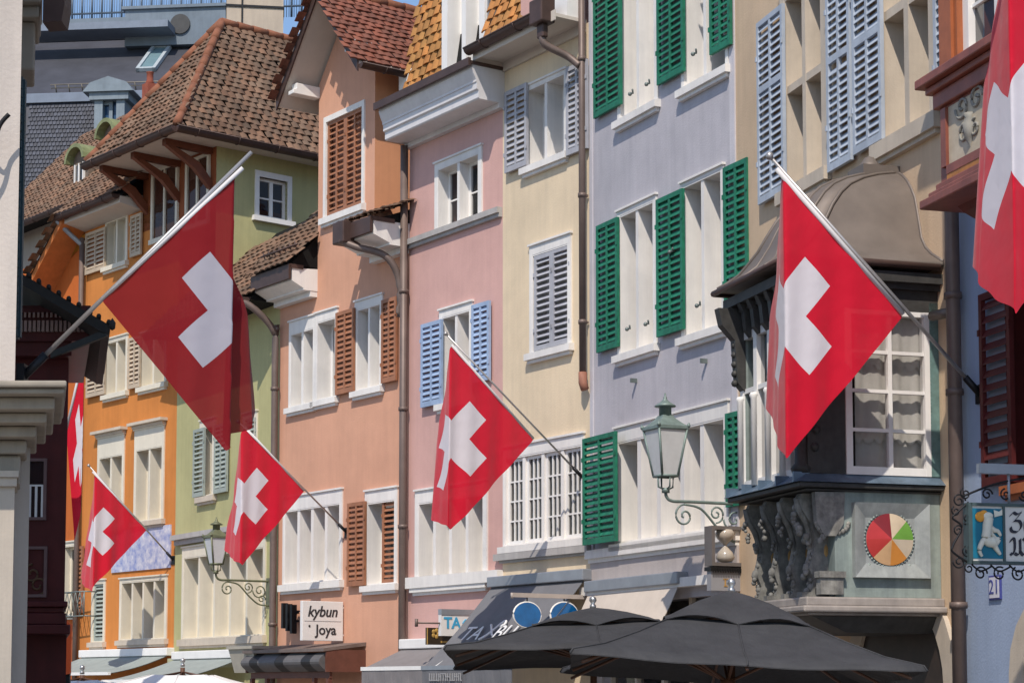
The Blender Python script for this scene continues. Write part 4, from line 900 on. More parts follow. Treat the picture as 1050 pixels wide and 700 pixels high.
# carved consoles on the front
H1, H0 = zz(506), zz(612); hh = H1-H0
def console(x, big=False):
    m = MB(); w_ = .07 if not big else .11
    O2 = OP-.02
    prof = [(-OP2+.01, H1), (-O2-.02, H1), (-O2-.05, H1-.07*hh), (-O2-.02, H1-.16*hh), (-O2+.07, H1-.28*hh), (-O2+.12, H1-.45*hh), (-O2+.09, H1-.6*hh), (-O2+.05, H1-.72*hh), (-O2+.10, H1-.84*hh), (-O2+.06, H1-.97*hh), (-OP2+.01, H1-.97*hh)]
    m.prism_x(prof, x-w_*.55, x+w_*.55)
    rnd = random.Random(int(x*100))
    for k in range(26):
        t_ = k/25; a = prof[1+min(8, int(t_*8))]; y = a[0]-.015
        m.ball((x+rnd.uniform(-.4, .4)*w_, y, H1-(.06+.88*t_)*hh), rnd.uniform(.018, .034)*(1.3 if big else 1), n=6)
    m.tube(bez([(x, -O2-.05, H1-.05*hh), (x+w_*.3, -O2-.04, H1-.16*hh), (x, -O2+.05, H1-.3*hh), (x-w_*.2, -O2+.1, H1-.5*hh), (x, -O2+.05, H1-.7*hh)], 5), .035, 6, .02)
    m.ball((x, -O2+.05, H1-.72*hh), .045, .8, 1, 1.3); m.box(x-w_*.6, x+w_*.6, -OP-.01, -OP2, H0+.0, H0+.05*hh)
    return m.build('carved_console', carv_m, ob)
W_ = sR-sL
for k in range(3): console(sL+.10+W_*.27*k)
console(sR-W_*.14, True)
m = MB(); x = sR+.01; zc_ = H1
for k in range(11): t_ = k/10; m.ball((sR+.01, -OP2-.16+.16*(1-abs(2*t_-1)), H1-.05*hh-.42*hh*t_), .034, .6, 1, 1, n=6)
for k in range(12): a = math.pi*k/11; m.ball((sR+.01, -OP2-.03+.17*math.cos(a), H1-.3*hh-.1*math.sin(a)), .028, .7, 1, 1, n=5)
m.prism_x([(-OP2-.22, H1), (-OP2+.1, H1), (-OP2+.08, H1-.3*hh), (-OP2, H1-.42*hh), (-OP2-.12, H1-.42*hh), (-OP2-.2, H1-.3*hh)], sR-.05, sR+.03); m.build('carved_shield', carv_m, ob); m = MB(); m.box(sR-.05, sR+.05, -OP2-.18, -OP2+.06, H0+.02*hh, H0+.18*hh-.002); m.box(sR-.05, sR+.07, -OP2-.2, -OP2+.08, H0+.18*hh, H0+.24*hh); m.build('carved_pedestal', carv_m, ob)
gold = mat('faded_gold', (.36, .21, .07), .65, .35, 8)
for k in range(4): m = MB(); x = sL+.06+W_*.27*k+.12; m.ball((x-.06, -OP2-.02, H1-.55*hh), .045, .6, .8, 2.2); m.build('gilded_ornament', gold, ob)
# wrought brackets under the far end of the eave
m = MB(); m.prism_x([(-OP, zf1-.12), (-OP-.3, zf1-.12), (-OP-.26, zf1-.3), (-OP-.12, zf1-.45), (-OP-.09, zf1-.9), (-OP, zf1-1.0)], sL-.06, sL+.06)
for k in range(6): m.ball((sL, -OP-.1, zf1-.4-.1*k), .04, n=6)
m.build('eave_console', ori_d, ob)
# arched doorway and shop below
acx, acz = CRM.hit(925, 705); ar = .95
m = MB(); N = 16
for k in range(N):
    a0, a1 = math.pi*k/N, math.pi*(k+1)/N
    P = [(acx+r_*math.cos(a), acz+r_*math.sin(a)) for a in (a0, a1) for r_ in (ar, ar+.24)]
    m.solid([(P[i][0], -.05, P[i][1]) for i in (0, 1, 3, 2)], [(P[i][0], .01, P[i][1]) for i in (0, 1, 3, 2)])
m.box(acx-ar-.24, acx-ar, -.05, .01, 0, acz); m.box(acx+ar, acx+ar+.24, -.05, .01, 0, acz); m.build('door_arch', beige_stone, H.root)
m = MB(); m.prism([(acx-ar, 0), (acx+ar, 0)]+[(acx+ar*math.cos(math.pi*k/N), acz+ar*math.sin(math.pi*k/N)) for k in range(N+1)], -.012, -.002); m.build('door', mat('dark_door_wood', (.035, .022, .016), .6, .3, 6), H.root)
H.wall(); saddle(H, seed=61)
# ================================================================ blue house on the right
blu = stucco('light_blue_stucco', (.33, .405, .545), .08)
H = House('blue_house', BLU, W_BLU, BLU.hit(1000, -100)[1]+2.5, blu, 'light blue house with a red brown wooden bay and dark red shutters')
window(H, 1037, 1090, 290, 497, n=2, depth=.3, sur=.04, m=maroon_paint, sill=.1, sill_m=orange_wood, shutters=[(1004.5, 1036, 302, 500, maroon_paint, dict(cols=1, pitch=.12))])
pipe([(.12, -.13, H.top), (.12, -.13, .2)], .07, pipe_m, H.root, [(.12, -.13, BLU.hit(1000, y)[1]) for y in (300, 400, 620)])
BP = .75; bl = BLU.hit(963, 60, -BP)[0]; br = bl+1.9
zb_ = lambda y: BLU.hit(963, y, -BP)[1]
rb = redwood
m = MB(); m.box(bl, br, -BP, 0, zb_(192), zb_(96)); bay = m.build('wooden_bay', rb, H.root)
m = MB()
for a, y0, y1 in ((.05, 113, 97), (.10, 97, 90), (.17, 89.5, 80), (.13, 80, 77)): m.box(bl-a, br+a, -BP-a, -.001, zb_(y0), zb_(y1))
m.build('bay_sill', rb, bay, bevel=.012)
m = MB()
for a, y0, y1 in ((.04, 198, 190), (.09, 205, 198), (.15, 214, 205)): m.box(bl-a, br+a, -BP-a, -.001, zb_(y0), zb_(y1))
m.build('lower_moulding', rb, bay, bevel=.012)
m = MB(); zA, zB_ = zb_(214), zb_(246); prev = None
for k in range(6):
    t_ = k/5; ins = .12+.42*t_**1.4; z = zA+(zB_-zA)*t_; r_ = [(bl+ins*.6, -BP+ins, z), (br-ins*.6, -BP+ins, z), (br-ins*.6, -.002, z), (bl+ins*.6, -.002, z)]
    if prev: m.solid(r_, prev)
    prev = r_
m.build('corbel', mat('dark_red_corbel', (.10, .028, .02), .5, .25, 6, .3, 30), bay)
m = MB(); fx0, fx1 = bl+.16, br-.16; zt3, zb3 = zb_(116), zb_(176)
for a in ((fx0-.09, fx0, zb3, zt3), (fx1, fx1+.09, zb3, zt3), (fx0, fx1, zb3-.08, zb3), ((fx0+fx1)/2-.05, (fx0+fx1)/2+.05, zb3, zt3)): m.box(a[0], a[1], -BP-.035, -BP, a[2], a[3])
m.build('panel_frame', rb, bay)
pan = mat('painted_panel', (.50, .42, .30), .6, .15, 7, col2=(.58, .50, .38))
m = MB(); m.quad((fx0, -BP-.004, zb3), (fx1, -BP-.004, zb3), (fx1, -BP-.004, zt3), (fx0, -BP-.004, zt3)); m.build('painted_panel', pan, bay, recalc=False)
for c0 in (fx0+(fx1-fx0)*.25, fx0+(fx1-fx0)*.75):
    m = MB(); zc0 = (zt3+zb3)/2
    for s in (-1, 1):
        m.tube(scroll((c0+s*.13, zc0+.2), .12, .02, 1.3, 0 if s > 0 else math.pi, y=-BP-.01), .016, 5); m.tube(scroll((c0+s*.1, zc0-.05), .09, .02, 1.2, math.pi/2, y=-BP-.01), .014, 5)
    m.lathe([(.0, -.2), (.05, -.12), (.07, .0), (.04, .06), (.06, .1)], (c0, -BP-.006, zc0), 8)
    m.build('painted_ornament', mat('ornament_paint', (.26, .25, .22), .7, .2, 5), bay)
m = MB(); m.box(fx0, fx1, -BP-.03, -BP, zb_(190), zb_(181)); m.build('gilt_band', mat('gilt_band', (.42, .17, .035), .5, .3, 9), bay)
# upper part of the bay with a window
zu0, zu1 = zb_(77), zb_(-130); m = MB(); m.box(bl, bl+.34, -BP, -.001, zu0, zu1); m.box(br-.34, br, -BP, -.001, zu0, zu1); m.box(bl+.34, br-.34, -BP+.02, -.001, zu0+2.0, zu1); m.box(bl+.06, bl+.28, -BP-.03, -BP, zu0+.02, zu1); m.build('bay_post', orange_wood, bay)
m = MB(); m.box(bl-.14, br+.14, -BP-.2, -.001, zu1, zu1+.15); m.build('bay_cornice', rb, bay)
m = MB(); wa, wb = bl+.34, br-.34
for a in ((wa, wa+.1), (wb-.1, wb), ((wa+wb)/2-.05, (wa+wb)/2+.05)): m.box(a[0], a[1], -BP+.06, -BP+.22, zu0, zu0+2.0)
m.box(wa, wb, -BP+.07, -BP+.21, zu0, zu0+.08)
for k in range(1, 4): m.box(wa, wb, -BP+.1, -BP+.14, zu0+.5*k-.015, zu0+.5*k+.015)
fr = m.build('window', white_wood, bay)
m = MB(); m.quad((wa, -BP+.13, zu0), (wb, -BP+.13, zu0), (wb, -BP+.13, zu0+2), (wa, -BP+.13, zu0+2)); m.build('bay_pane', dark_pane, bay, recalc=False)
# house number plate
xh, zh_ = BLU.hit(1021.5, 602); ww = .11; hh2 = .115
m = MB(); m.box(xh-ww, xh+ww, -.02, -.001, zh_-hh2, zh_+hh2); npl = m.build('number_plate', mat('number_plate_blue', (.05, .06, .25), .35, .05, 5), H.root, bevel=.006)
m = MB(); m.box(xh-ww*.8, xh+ww*.8, -.024, -.019, zh_-hh2*.84, zh_+hh2*.84); m.build('plate_face', mat('enamel_white', (.62, .62, .68), .3, .03, 4), npl)
words('lettering', '21', .19, MATS['number_plate_blue'], npl, (xh, -.026, zh_), ext=.002)
# arched shop window at the bottom right
acx, acz = BLU.hit(1085, 690); m = MB(); N = 10
for k in range(N):
    a0, a1 = math.pi*k/N, math.pi*(k+1)/N; P = [(acx+r_*math.cos(a), acz+r_*math.sin(a)) for a in (a0, a1) for r_ in (.5, .74)]
    m.solid([(P[i][0], -.06, P[i][1]) for i in (0, 1, 3, 2)], [(P[i][0], .01, P[i][1]) for i in (0, 1, 3, 2)])
m.box(acx-.74, acx-.5, -.06, .01, 0, acz); m.box(acx+.5, acx+.74, -.06, .01, 0, acz); m.build('window_arch', beige_stone, H.root)
m = MB(); m.prism([(acx-.5, 0), (acx+.5, 0)]+[(acx+.5*math.cos(math.pi*k/N), acz+.5*math.sin(math.pi*k/N)) for k in range(N+1)], -.012, -.002); m.build('door', MATS['dark_door_wood'], H.root)
H.wall(); saddle(H, seed=62)
# ================================================================ left side of the lane
def sbox(m, xl, xr, y0, y1, z0, z1, k=-.245):
    """block whose street side is set back at the angle of the bending lane"""
    return m.prism_z([(xl, y0), (xr, y0), (xr+k*(y1-y0), y1), (xl, y1)], z0, z1)
LF = Frame(0, 12.0, 0)
wxr = LF.hit(17, 300)[0]
wh = stucco('left_cream_stucco', (.52, .46, .41), .12)
t_ = thing('corner_building', Frame(wxr, 12, 0), 'cream corner building with a moulded stone cornice at the left edge of the view', 'building', 'old town houses along the lane'); OX = wxr
zc1 = LF.hit(20, 391)[1]
xe = LF.hit(13, 600)[0]-OX+.03; m = MB(); m.prism_z([(-5, 0), (0, 0), (-1.75, 5.5), (-5, 5.5)], zc1-.02, 11.5); m.prism_z([(-5, .25), (xe, .25), (xe-1.75, 5.5), (-5, 5.5)], 0, zc1-.02); m.build('wall', wh, t_)
st = mat('portal_sandstone', (.33, .285, .225), .8, .1, 2, .3, 40, streak=.2)
gx = lambda x: LF.hit(x, 420, -.6)[0]-OX
gz = lambda y: LF.hit(30, y, -.6)[1]
# entablature of the portal, stepping in downwards
m = MB()
for x, y0, y1, fy in ((68, 398, 391, -.66), (66, 404, 398, -.62), (56, 417, 404, -.5), (48, 428, 417, -.38), (38, 440, 428, -.25), (28, 455, 440, -.12), (22, 487, 455, -.06)): sbox(m, -5, LF.hit(x, 420, fy)[0]-OX, fy, .55+(x-22)*.004, gz(y0), gz(y1)-.002)
m.build('cornice', st, t_, bevel=.012)
m = MB(); pxx = LF.hit(13, 600, -.12)[0]-OX; sbox(m, -.6, pxx, -.12, .25, 0, gz(490)); sbox(m, -.65, pxx+.02, -.15, .28, gz(490), gz(481)); sbox(m, -.65, pxx+.035, -.17, .28, gz(481)+.002, gz(474)); m.build('pilaster', mat('pale_pilaster_stone', (.46, .40, .33), .8, .08, 2, .3, 40, streak=.15), t_)
m = MB(); sbox(m, -.5, LF.hit(26, 560, .28)[0]-OX, .28, .6, 0, gz(487)); m.build('door_jamb', grey_stone, t_)
# top frieze block and gutter end
TF = Frame(0, 13.2, 0)
hx = lambda x: TF.hit(x, 40)[0]-OX; hz = lambda y: TF.hit(30, y)[1]
m = MB(); sbox(m, -1, hx(36), 1.2, 1.6, hz(72), hz(22)); sbox(m, -1, hx(43), 1.12, 1.7, hz(22), hz(10)); sbox(m, -1, hx(47), 1.05, 1.8, hz(10), hz(-8)); sbox(m, -1, hx(50), 1.0, 1.9, hz(-8), hz(-30)); m.build('frieze_block', st, t_, bevel=.015)
m = MB(); pr = [(0, 0), (hx(69)-hx(47), 0), (hx(69)-hx(47), -.14), (.13, -.26), (0, -.27)]; m.prism([(hx(47)+x, hz(-8)+z+.02) for x, z in pr], 1.1, 1.3); m.build('gutter', gutter_m, t_)
hx = lambda x: TF.hit(x, 200)[0]-OX; m = MB(); m.box(hx(17), hx(28.5), 1.0, 1.06, hz(352), hz(88)); m.box(hx(29.2)-.012, hx(30.5), 1.02, 1.06, hz(350), hz(90))
n = 30
for k in range(n): z = hz(350)+(hz(92)-hz(350))*k/n; m.box(hx(17), hx(29), .985, 1.0, z, z+.05)
sh_ = m.build('shutter', mat('dark_teal_shutter_paint', (.028, .058, .07), .5, .15, 5), t_)
m = MB(); a, z = LF.hit(2, 150); a -= OX; m.tube(bez([(a-.2, -.15, z-.35), (a-.03, -.15, z-.1), (a+.02, -.15, z+.08), (a+.08, -.15, z+.16)], 6), .014, 6); m.tube(bez([(a-.1, -.15, z+.12), (a-.02, -.15, z+.02), (a+.03, -.15, z+.1)], 5), .012, 6); m.build('iron_bracket', iron_m, t_)
# ---- maroon timber house with the pent roof
MF = Frame(0, 20.0, 0); mx = lambda x, y=400, d=0: MF.hit(x, y, d)[0]; mz = lambda y, d=0: MF.hit(60, y, d)[1]
OX = mx(70); t_ = thing('maroon_timber_house', Frame(OX, 20, 0), 'dark maroon timber house under a wide dark eave with pale dentils', 'house', 'old town houses along the lane')
m = MB(); sbox(m, mx(-40)-OX, 0, 0, 3, mz(632), mz(345)); sbox(m, mx(-40)-OX, mx(66)-OX, .3, 3, 0, mz(632)); m.build('wall', maroon_paint, t_)
m = MB()
for a, y0, y1 in ((.03, 640, 628), (.09, 650, 640), (.0, 628, 622), (.05, 622, 616)): sbox(m, mx(-40)-OX, a, -a-.02, 2, mz(y0), mz(y1)-.003)
m.build('base_ledge', maroon_paint, t_, bevel=.01)
m = MB()
for x0, x1, y0, y1 in ((27, 52, 560, 636), (29, 50, 470, 533)):
    zz0, zz1 = mz(y1 if y1 < 600 else 612), mz(y0); a, b_ = mx(x0)-OX, mx(x1)-OX; w_ = .03
    m.box(a, a+w_, -.03, -.001, zz0, zz1); m.box(b_-w_, b_, -.03, -.001, zz0, zz1); m.box(a+w_, b_-w_, -.03, -.001, zz0, zz0+w_); m.box(a+w_, b_-w_, -.03, -.001, zz1-w_, zz1)
m.build('panel_moulding', mat('maroon_pale_line', (.16, .10, .095), .5, .15, 5), t_)
m = MB(); a, b_, zz0, zz1 = mx(30)-OX, mx(49)-OX, mz(531), mz(472); m.quad((a, -.006, zz0), (b_, -.006, zz0), (b_, -.006, zz1), (a, -.006, zz1)); m.build('pane', dark_pane, t_, recalc=False)
m = MB(); 
for k in range(3): x = a+(b_-a)*(k+.5)/3; m.box(x-.012, x+.012, -.02, -.006, zz0, zz0+(zz1-zz0)*.55)
m.box(a, b_, -.02, -.006, zz0+(zz1-zz0)*.55, zz0+(zz1-zz0)*.58); m.build('glazing_bar', white_wood, t_)
m = MB(); c0 = ((mx(39))-OX, mz(590)); 
for s in (0, 1): m.tube(scroll((c0[0]-.02+.06*s, c0[1]+.02-.12*s), .1, .02, 1.3, math.pi*(.5+s), y=-.012), .012, 5)
m.build('painted_scroll', mat('dull_gold_paint', (.10, .055, .025), .6, .2, 6), t_)
# frieze with dentils
z0, z1 = mz(352), mz(318); xr_ = mx(97)-OX
m = MB(); sbox(m, mx(-40)-OX, xr_, -.25, 2.5, z0-.02, z1); sbox(m, mx(-40)-OX, xr_+.03, -.29, 2.5, mz(326), mz(322)); sbox(m, mx(-40)-OX, xr_-.2, -.2, 2.5, mz(368), z0-.021); m.build('frieze', maroon_paint, t_)
m = MB(); n = 16
for k in range(n): x = mx(22)-OX+(xr_-.04-mx(22)+OX)*k/n; m.box(x, x+.028, -.30, -.251, mz(345), mz(334)); m.box(x, x+.02, -.31, -.291, mz(331), mz(326))
m.build('dentils', mat('dentil_paint', (.30, .21, .19), .6, .1, 5), t_)
dk = mat('dark_roof_board', (.018, .018, .016), .6, .3, 5)
P = [MF.hit(x, y, -.8) for x, y in ((-10, 262), (30, 285), (112, 333), (112, 342), (104, 340), (30, 296), (-10, 275))]
m = MB(); m.solid([(x-OX, -.8, z) for x, z in P], [(x-OX-.23*3.3, 2.5, z) for x, z in P]); m.build('roof', dk, t_)
m = MB(); a = (P[2][0]-OX, P[3][1]); m.solid([(a[0]-.02, -.8, a[1]-.02), (a[0]-.02, -.74, a[1]-.02), (a[0]-.02, -.74, a[1]+.05), (a[0]-.02, -.8, a[1]+.05)], [(mx(58)-OX, -.3, mz(372)), (mx(58)-OX, -.24, mz(372)), (mx(58)-OX, -.24, mz(372)+.07), (mx(58)-OX, -.3, mz(372)+.07)]); m.lathe([(.0, -.05), (.03, -.03), (.035, .03), (.0, .08)], (a[0]+.03, -.8, a[1]+.08), 8); m.build('eave_strut', dk, t_)
for k in range(9):
    f_ = k/8; x = P[1][0]-OX+(P[2][0]-P[1][0])*f_; z = P[1][1]+(P[2][1]-P[1][1])*f_; m = MB(); m.tube([(x, -.82, z+.03), (x-.74, 2.4, z+.03)], .024, 6); m.build('roof_roll', dk, t_)
# ---- the narrow far house with the timber gable between the maroon and the orange houses
FAR, W_FAR = chain_left(ORG.P, 42, 14)
zE = FAR.hit(66, 262)[1]
H = House('timber_gable_house', FAR, W_FAR, zE, stucco('deep_orange_stucco', (.50, .13, .03), .1), 'orange house with a boarded timber gable squeezed beside the bright orange house')
yb_ = mat('ochre_boards', (.50, .21, .025), .6, .2, 8, streak=.2)
gx0, gz0 = FAR.hit(30, 290, -.6); gx1, gz1 = FAR.hit(64, 224, -.6); gdx = gx1-gx0
xA = FAR.hit(70, 250)[0]
m = MB(); m.prism([(xA-gdx*1.1, zE), (xA+gdx*.75, zE), (xA+gdx*.75, zE+(gz1-gz0)*.2), (xA, gz1-.1), (xA-gdx*1.1, gz0-.1)], -.02, .2); m.build('gable_boards', yb_, H.root)
th = .12
for s in (-1,):
    m = MB(); k = 1.12 if s < 0 else .8; a, b_ = (gx1, gz1), (gx1+s*gdx*k, gz1-(gz1-gz0)*k)
    m.solid([(a[0], -.62, a[1]-th), (b_[0], -.62, b_[1]-th), (b_[0], -.62, b_[1]+.05), (a[0], -.62, a[1]+.05)], [(a[0], 2, a[1]-th), (b_[0], 2, b_[1]-th), (b_[0], 2, b_[1]+.05), (a[0], 2, a[1]+.05)]); m.build('gable_roof', mat('orange_soffit', (.50, .16, .045), .6, .15, 6), H.root)
sl2 = math.hypot(gdx, gz1-gz0); 
tiles((gx1-gdx*1.12, -.64, gz1-(gz1-gz0)*1.12+.06), (0, 1, 0), (gdx, 0, gz1-gz0), 12, int(sl2*1.12/.19), .2, .19, tile_brown, H.root, 'roof', seed=71)
window(H, 66, 77, 560, 630, n=1, depth=.2, sur=.08, m=cream_wood, sill=.06, shutters=[(77.5, 84, 560, 628, brown_paint, dict(cols=1))])
x0, z0 = FAR.hit(64, 632, -.3); x1, _ = FAR.hit(86, 632, -.3); z1 = FAR.hit(70, 607, -.3)[1]
m = MB()
for x in (x0, x1): m.tube([(x, -.3, z0), (x, -.3, z1)], .015, 6); m.tube([(x, -.3, z1), (x, 0, z1)], .015, 6); m.tube([(x, -.3, z0), (x, 0, z0)], .015, 6)
m.tube([(x0, -.3, z1), (x1, -.3, z1)], .015, 6); m.tube([(x0, -.3, z0), (x1, -.3, z0)], .015, 6)
for k in range(5): x = x0+(x1-x0)*k/5; m.tube([(x, -.3, z0), (x+(x1-x0)/5, -.3, z1)], .01, 5); m.tube([(x, -.3, z1), (x+(x1-x0)/5, -.3, z0)], .01, 5)
m.build('flower_rail', grey_iron, H.root)
H.wall()
# roof with two arched dormers further back
RF = Frame(ORG.w(-1.6, 3.2, 0).x, ORG.w(-1.6, 3.2, 0).y, ORG.rot)
t_ = thing('dormer_roof_house', RF, 'older house behind the orange one, brown tile roof with two arched dormers', 'house', 'old town houses along the lane')
ea, ez_ = RF.hit(28, 232); eb, _ = RF.hit(150, 190)
m = MB(); m.box(ea-3, eb+.5, .3, 6, 0, ez_+.05); m.build('wall', stucco('grey_beige_stucco', (.34, .29, .24), .1), t_)
sl3 = R(47); m = MB(); LN = 5.2; m.solid([(ea-3, -.2, ez_), (eb+.5, -.2, ez_), (eb+.5, 3.35, ez_+LN*math.sin(sl3)), (ea-3, 3.35, ez_+LN*math.sin(sl3))], [(ea-3, 6, ez_), (eb+.5, 6, ez_), (eb+.5, 3.5, ez_+LN*math.sin(sl3)), (ea-3, 3.5, ez_+LN*math.sin(sl3))]); rf = m.build('roof', tile_brown, t_)
tiles((ea-3, -.22, ez_+.05), (1, 0, 0), (0, math.cos(sl3), math.sin(sl3)), int((eb-ea+3.5)/.21), int(LN/.19), .21, .19, tile_brown, rf, 'tiles', seed=81, cup=.035, jit=.018)
gutter([(ea-3, -.3, ez_-.02), (eb+.5, -.3, ez_-.02)], .1, gutter_m, t_)
copper = mat('mossy_copper', (.20, .22, .10), .6, .25, 6)
for (px_, py_, wd) in ((83, 168, .42), (114, 142, .40)):
    dx = RF.hit(px_, py_, .6)[0]; dz = RF.hit(px_, py_, .6)[1]; m = MB(); N = 10
    m.prism([(dx-wd, dz-.7), (dx+wd, dz-.7)]+[(dx+wd*math.cos(math.pi*k/N), dz+.05+wd*.8*math.sin(math.pi*k/N)) for k in range(N+1)], .6, 3.2); dd_ = m.build('dormer', mat('weathered_dormer_wood', (.16, .12, .09), .7, .2, 6), t_)
    m = MB()
    for k in range(N):
        a0, a1 = math.pi*k/N, math.pi*(k+1)/N; P = [((wd+r_)*math.cos(a)+dx, dz+.05+(wd*.8+r_)*math.sin(a)) for a in (a0, a1) for r_ in (.02, .12)]; m.solid([(P[i][0], .38, P[i][1]) for i in (0, 1, 3, 2)], [(P[i][0], 3.2, P[i][1]) for i in (0, 1, 3, 2)])
    m.build('dormer_hood', copper, dd_)
    m = MB(); m.box(dx-wd*.55, dx+wd*.55, .56, .599, dz-.6, dz-.02); m.build('dormer_pane', dark_pane, dd_)
    m = MB(); m.box(dx-wd*.6, dx-wd*.5, .53, .598, dz-.62, dz); m.box(dx+wd*.5, dx+wd*.6, .53, .598, dz-.62, dz); m.box(dx-.03, dx+.03, .53, .558, dz-.62, dz); m.build('dormer_frame', white_wood, dd_)
# brick chimney pot on that roof
x, z = RF.hit(152, 90, 2.0); m = MB(); m.box(x-.15, x+.15, 1.9, 2.2, z-1.5, z+.1); m.lathe([(.1, 0), (.12, .04), (.09, .1), (.09, .3), (.11, .32)], (x, 2.05, z+.1), 10); m.build('chimney_pot', mat('brick_red', (.26, .07, .04), .85, .2, 6), t_)
# ================================================================ big slate mansard behind
BF = Frame(0, 62, R(-6)); bx = lambda x, y=60, d=0: BF.hit(x, y, d)[0]; bz = lambda y, d=0: BF.hit(120, y, d)[1]
x0, x1 = bx(-40), bx(430); t_ = thing('slate_mansard_building', BF, 'big grey slate mansard building with a roof terrace rising behind the old roofs', 'building')
zA, zB, zC = bz(215), bz(90), bz(30, 5)
m = MB(); m.prism_x([(0, zA), (1.1, zB), (1.2, zB), (6.2, zC), (14, zC), (14, 0), (.2, 0), (.2, zA)], x0, x1); body = m.build('wall', mat('mansard_slate_base', (.048, .05, .062), .65, .25, .8, .3, 30), t_)
m = MB(); rnd = random.Random(3)
rows = 26; sl4 = Vector((0, 1.1, zB-zA)); LNs = sl4.length; nrm = Vector((0, -sl4.z, sl4.y)).normalized(); sl4.normalize()
for j in range(rows):
    n = 60; wq = (bx(250)-bx(20))/n
    for i in range(n):
        tq = rnd.uniform(.7, 1.25); xa = bx(20)+i*wq+(wq/2 if j % 2 else 0); a = Vector((xa, 0, zA))+sl4*(LNs*j/rows)+nrm*.05; b_ = Vector((xa, 0, zA))+sl4*(LNs*(j+1.05)/rows)+nrm*.015
        m.add([a, a+Vector((wq-.02, 0, 0)), b_+Vector((wq-.02, 0, 0)), b_], [(0, 1, 2, 3)], tint=(tq, tq, tq*1.05))
m.build('slate_tiles', slate_m, t_, recalc=False)
m = MB(); m.box(x0, x1, .95, 1.3, zB-.12, zB+.16); m.box(x0, x1, 1.15, 1.32, zB+.161, zB+.26); m.build('ledge', mat('blue_grey_zinc', (.17, .20, .25), .5, .12, 3, metal=.2), t_)
sl5 = Vector((0, 5, zC-zB)); L5 = sl5.length; sl5.normalize(); n5 = Vector((0, -sl5.z, sl5.y))
m = MB()
for k in range(16): x = bx(40)+(bx(250)-bx(40))*k/15; p = Vector((x, 1.2, zB))+sl5*.75; m.tube([p, p+n5*.3], .025, 5)
for q in (.18, .3): p = Vector((0, 1.2, zB))+sl5*.75+n5*q; m.tube([(bx(35), p.y, p.z), (bx(260), p.y, p.z)], .022, 5)
m.build('snow_guard', mat('snow_guard_metal', (.24, .21, .17), .5, .15, 4, metal=.4), t_)
# skylight
def onroof(u, x): p = Vector((x, 1.2, zB))+sl5*u; return p
xa, xb = bx(146, 60, 4), bx(166, 60, 4); m = MB(); u0, u1 = L5*.42, L5*.82
for a in ((xa, xa+.12), (xb-.12, xb)): m.solid([onroof(u0, a[0])+n5*.02, onroof(u0, a[1])+n5*.02, onroof(u1, a[1])+n5*.02, onroof(u1, a[0])+n5*.02], [v+n5*.16 for v in (onroof(u0, a[0]), onroof(u0, a[1]), onroof(u1, a[1]), onroof(u1, a[0]))])
for a in ((u0, u0+.14), (u1-.14, u1)): m.solid([onroof(a[0], xa)+n5*.021, onroof(a[0], xb)+n5*.021, onroof(a[1], xb)+n5*.021, onroof(a[1], xa)+n5*.021], [v+n5*.15 for v in (onroof(a[0], xa), onroof(a[0], xb), onroof(a[1], xb), onroof(a[1], xa))])
sk = m.build('skylight', mat('skylight_frame', (.36, .40, .42), .45, .1, 4), t_); m = MB(); m.quad(*[v+n5*.1 for v in (onroof(u0, xa), onroof(u0, xb), onroof(u1, xb), onroof(u1, xa))]); m.build('skylight_pane', mat('skylight_glass', (.16, .25, .28), .08, .2, 1, spec=.8), sk, recalc=False)
# terrace parapet, round vent, railing
m = MB(); p0, p1 = bx(128, 30, 5), bx(240, 30, 5); m.box(p0, p1, 5, 9, bz(48, 5), bz(11, 5)); m.box(p0-.1, p1+.1, 4.9, 9, bz(11, 5), bz(8, 5)); m.box(bx(10, 20, 6), p0, 6, 9, bz(30, 6), bz(18, 6)); m.build('terrace_parapet', mat('terrace_grey', (.16, .20, .24), .7, .1, 2, streak=.15), t_)
m = MB(); m.box(bx(10, 25, 4), bx(172, 25, 4), 4.0, 5.2, bz(29, 4), bz(22, 4)); m.build('gutter_band', MATS['blue_grey_zinc'], t_)
vx_, vz_ = BF.hit(185, 25, 4.98); m = MB(); m.prism([(vx_+.36*math.cos(R(15)*k), vz_+.36*math.sin(R(15)*k)) for k in range(24)], 4.93, 5.02); m.build('round_vent', mat('vent_dark', (.05, .05, .05), .6, .2, 4), t_)
m = MB(); rx0, rx1 = bx(64, 5, 7), bx(330, 5, 7); rz0, rz1 = bz(24, 7), bz(-14, 7)
for k in range(27): x = rx0+(rx1-rx0)*k/26; m.tube([(x, 7, rz0), (x, 7, rz1)], .045, 5)
for k in range(105): x = rx0+(rx1-rx0)*k/104; m.tube([(x, 7.02, rz0), (x, 7.02, rz1-.2)], .012, 4)
for z in (rz1, rz0+.4): m.tube([(rx0, 7, z), (rx1, 7, z)], .04, 5)
m.build('terrace_railing', mat('railing_blue_grey', (.10, .13, .17), .5, .2, 4, metal=.3), t_)
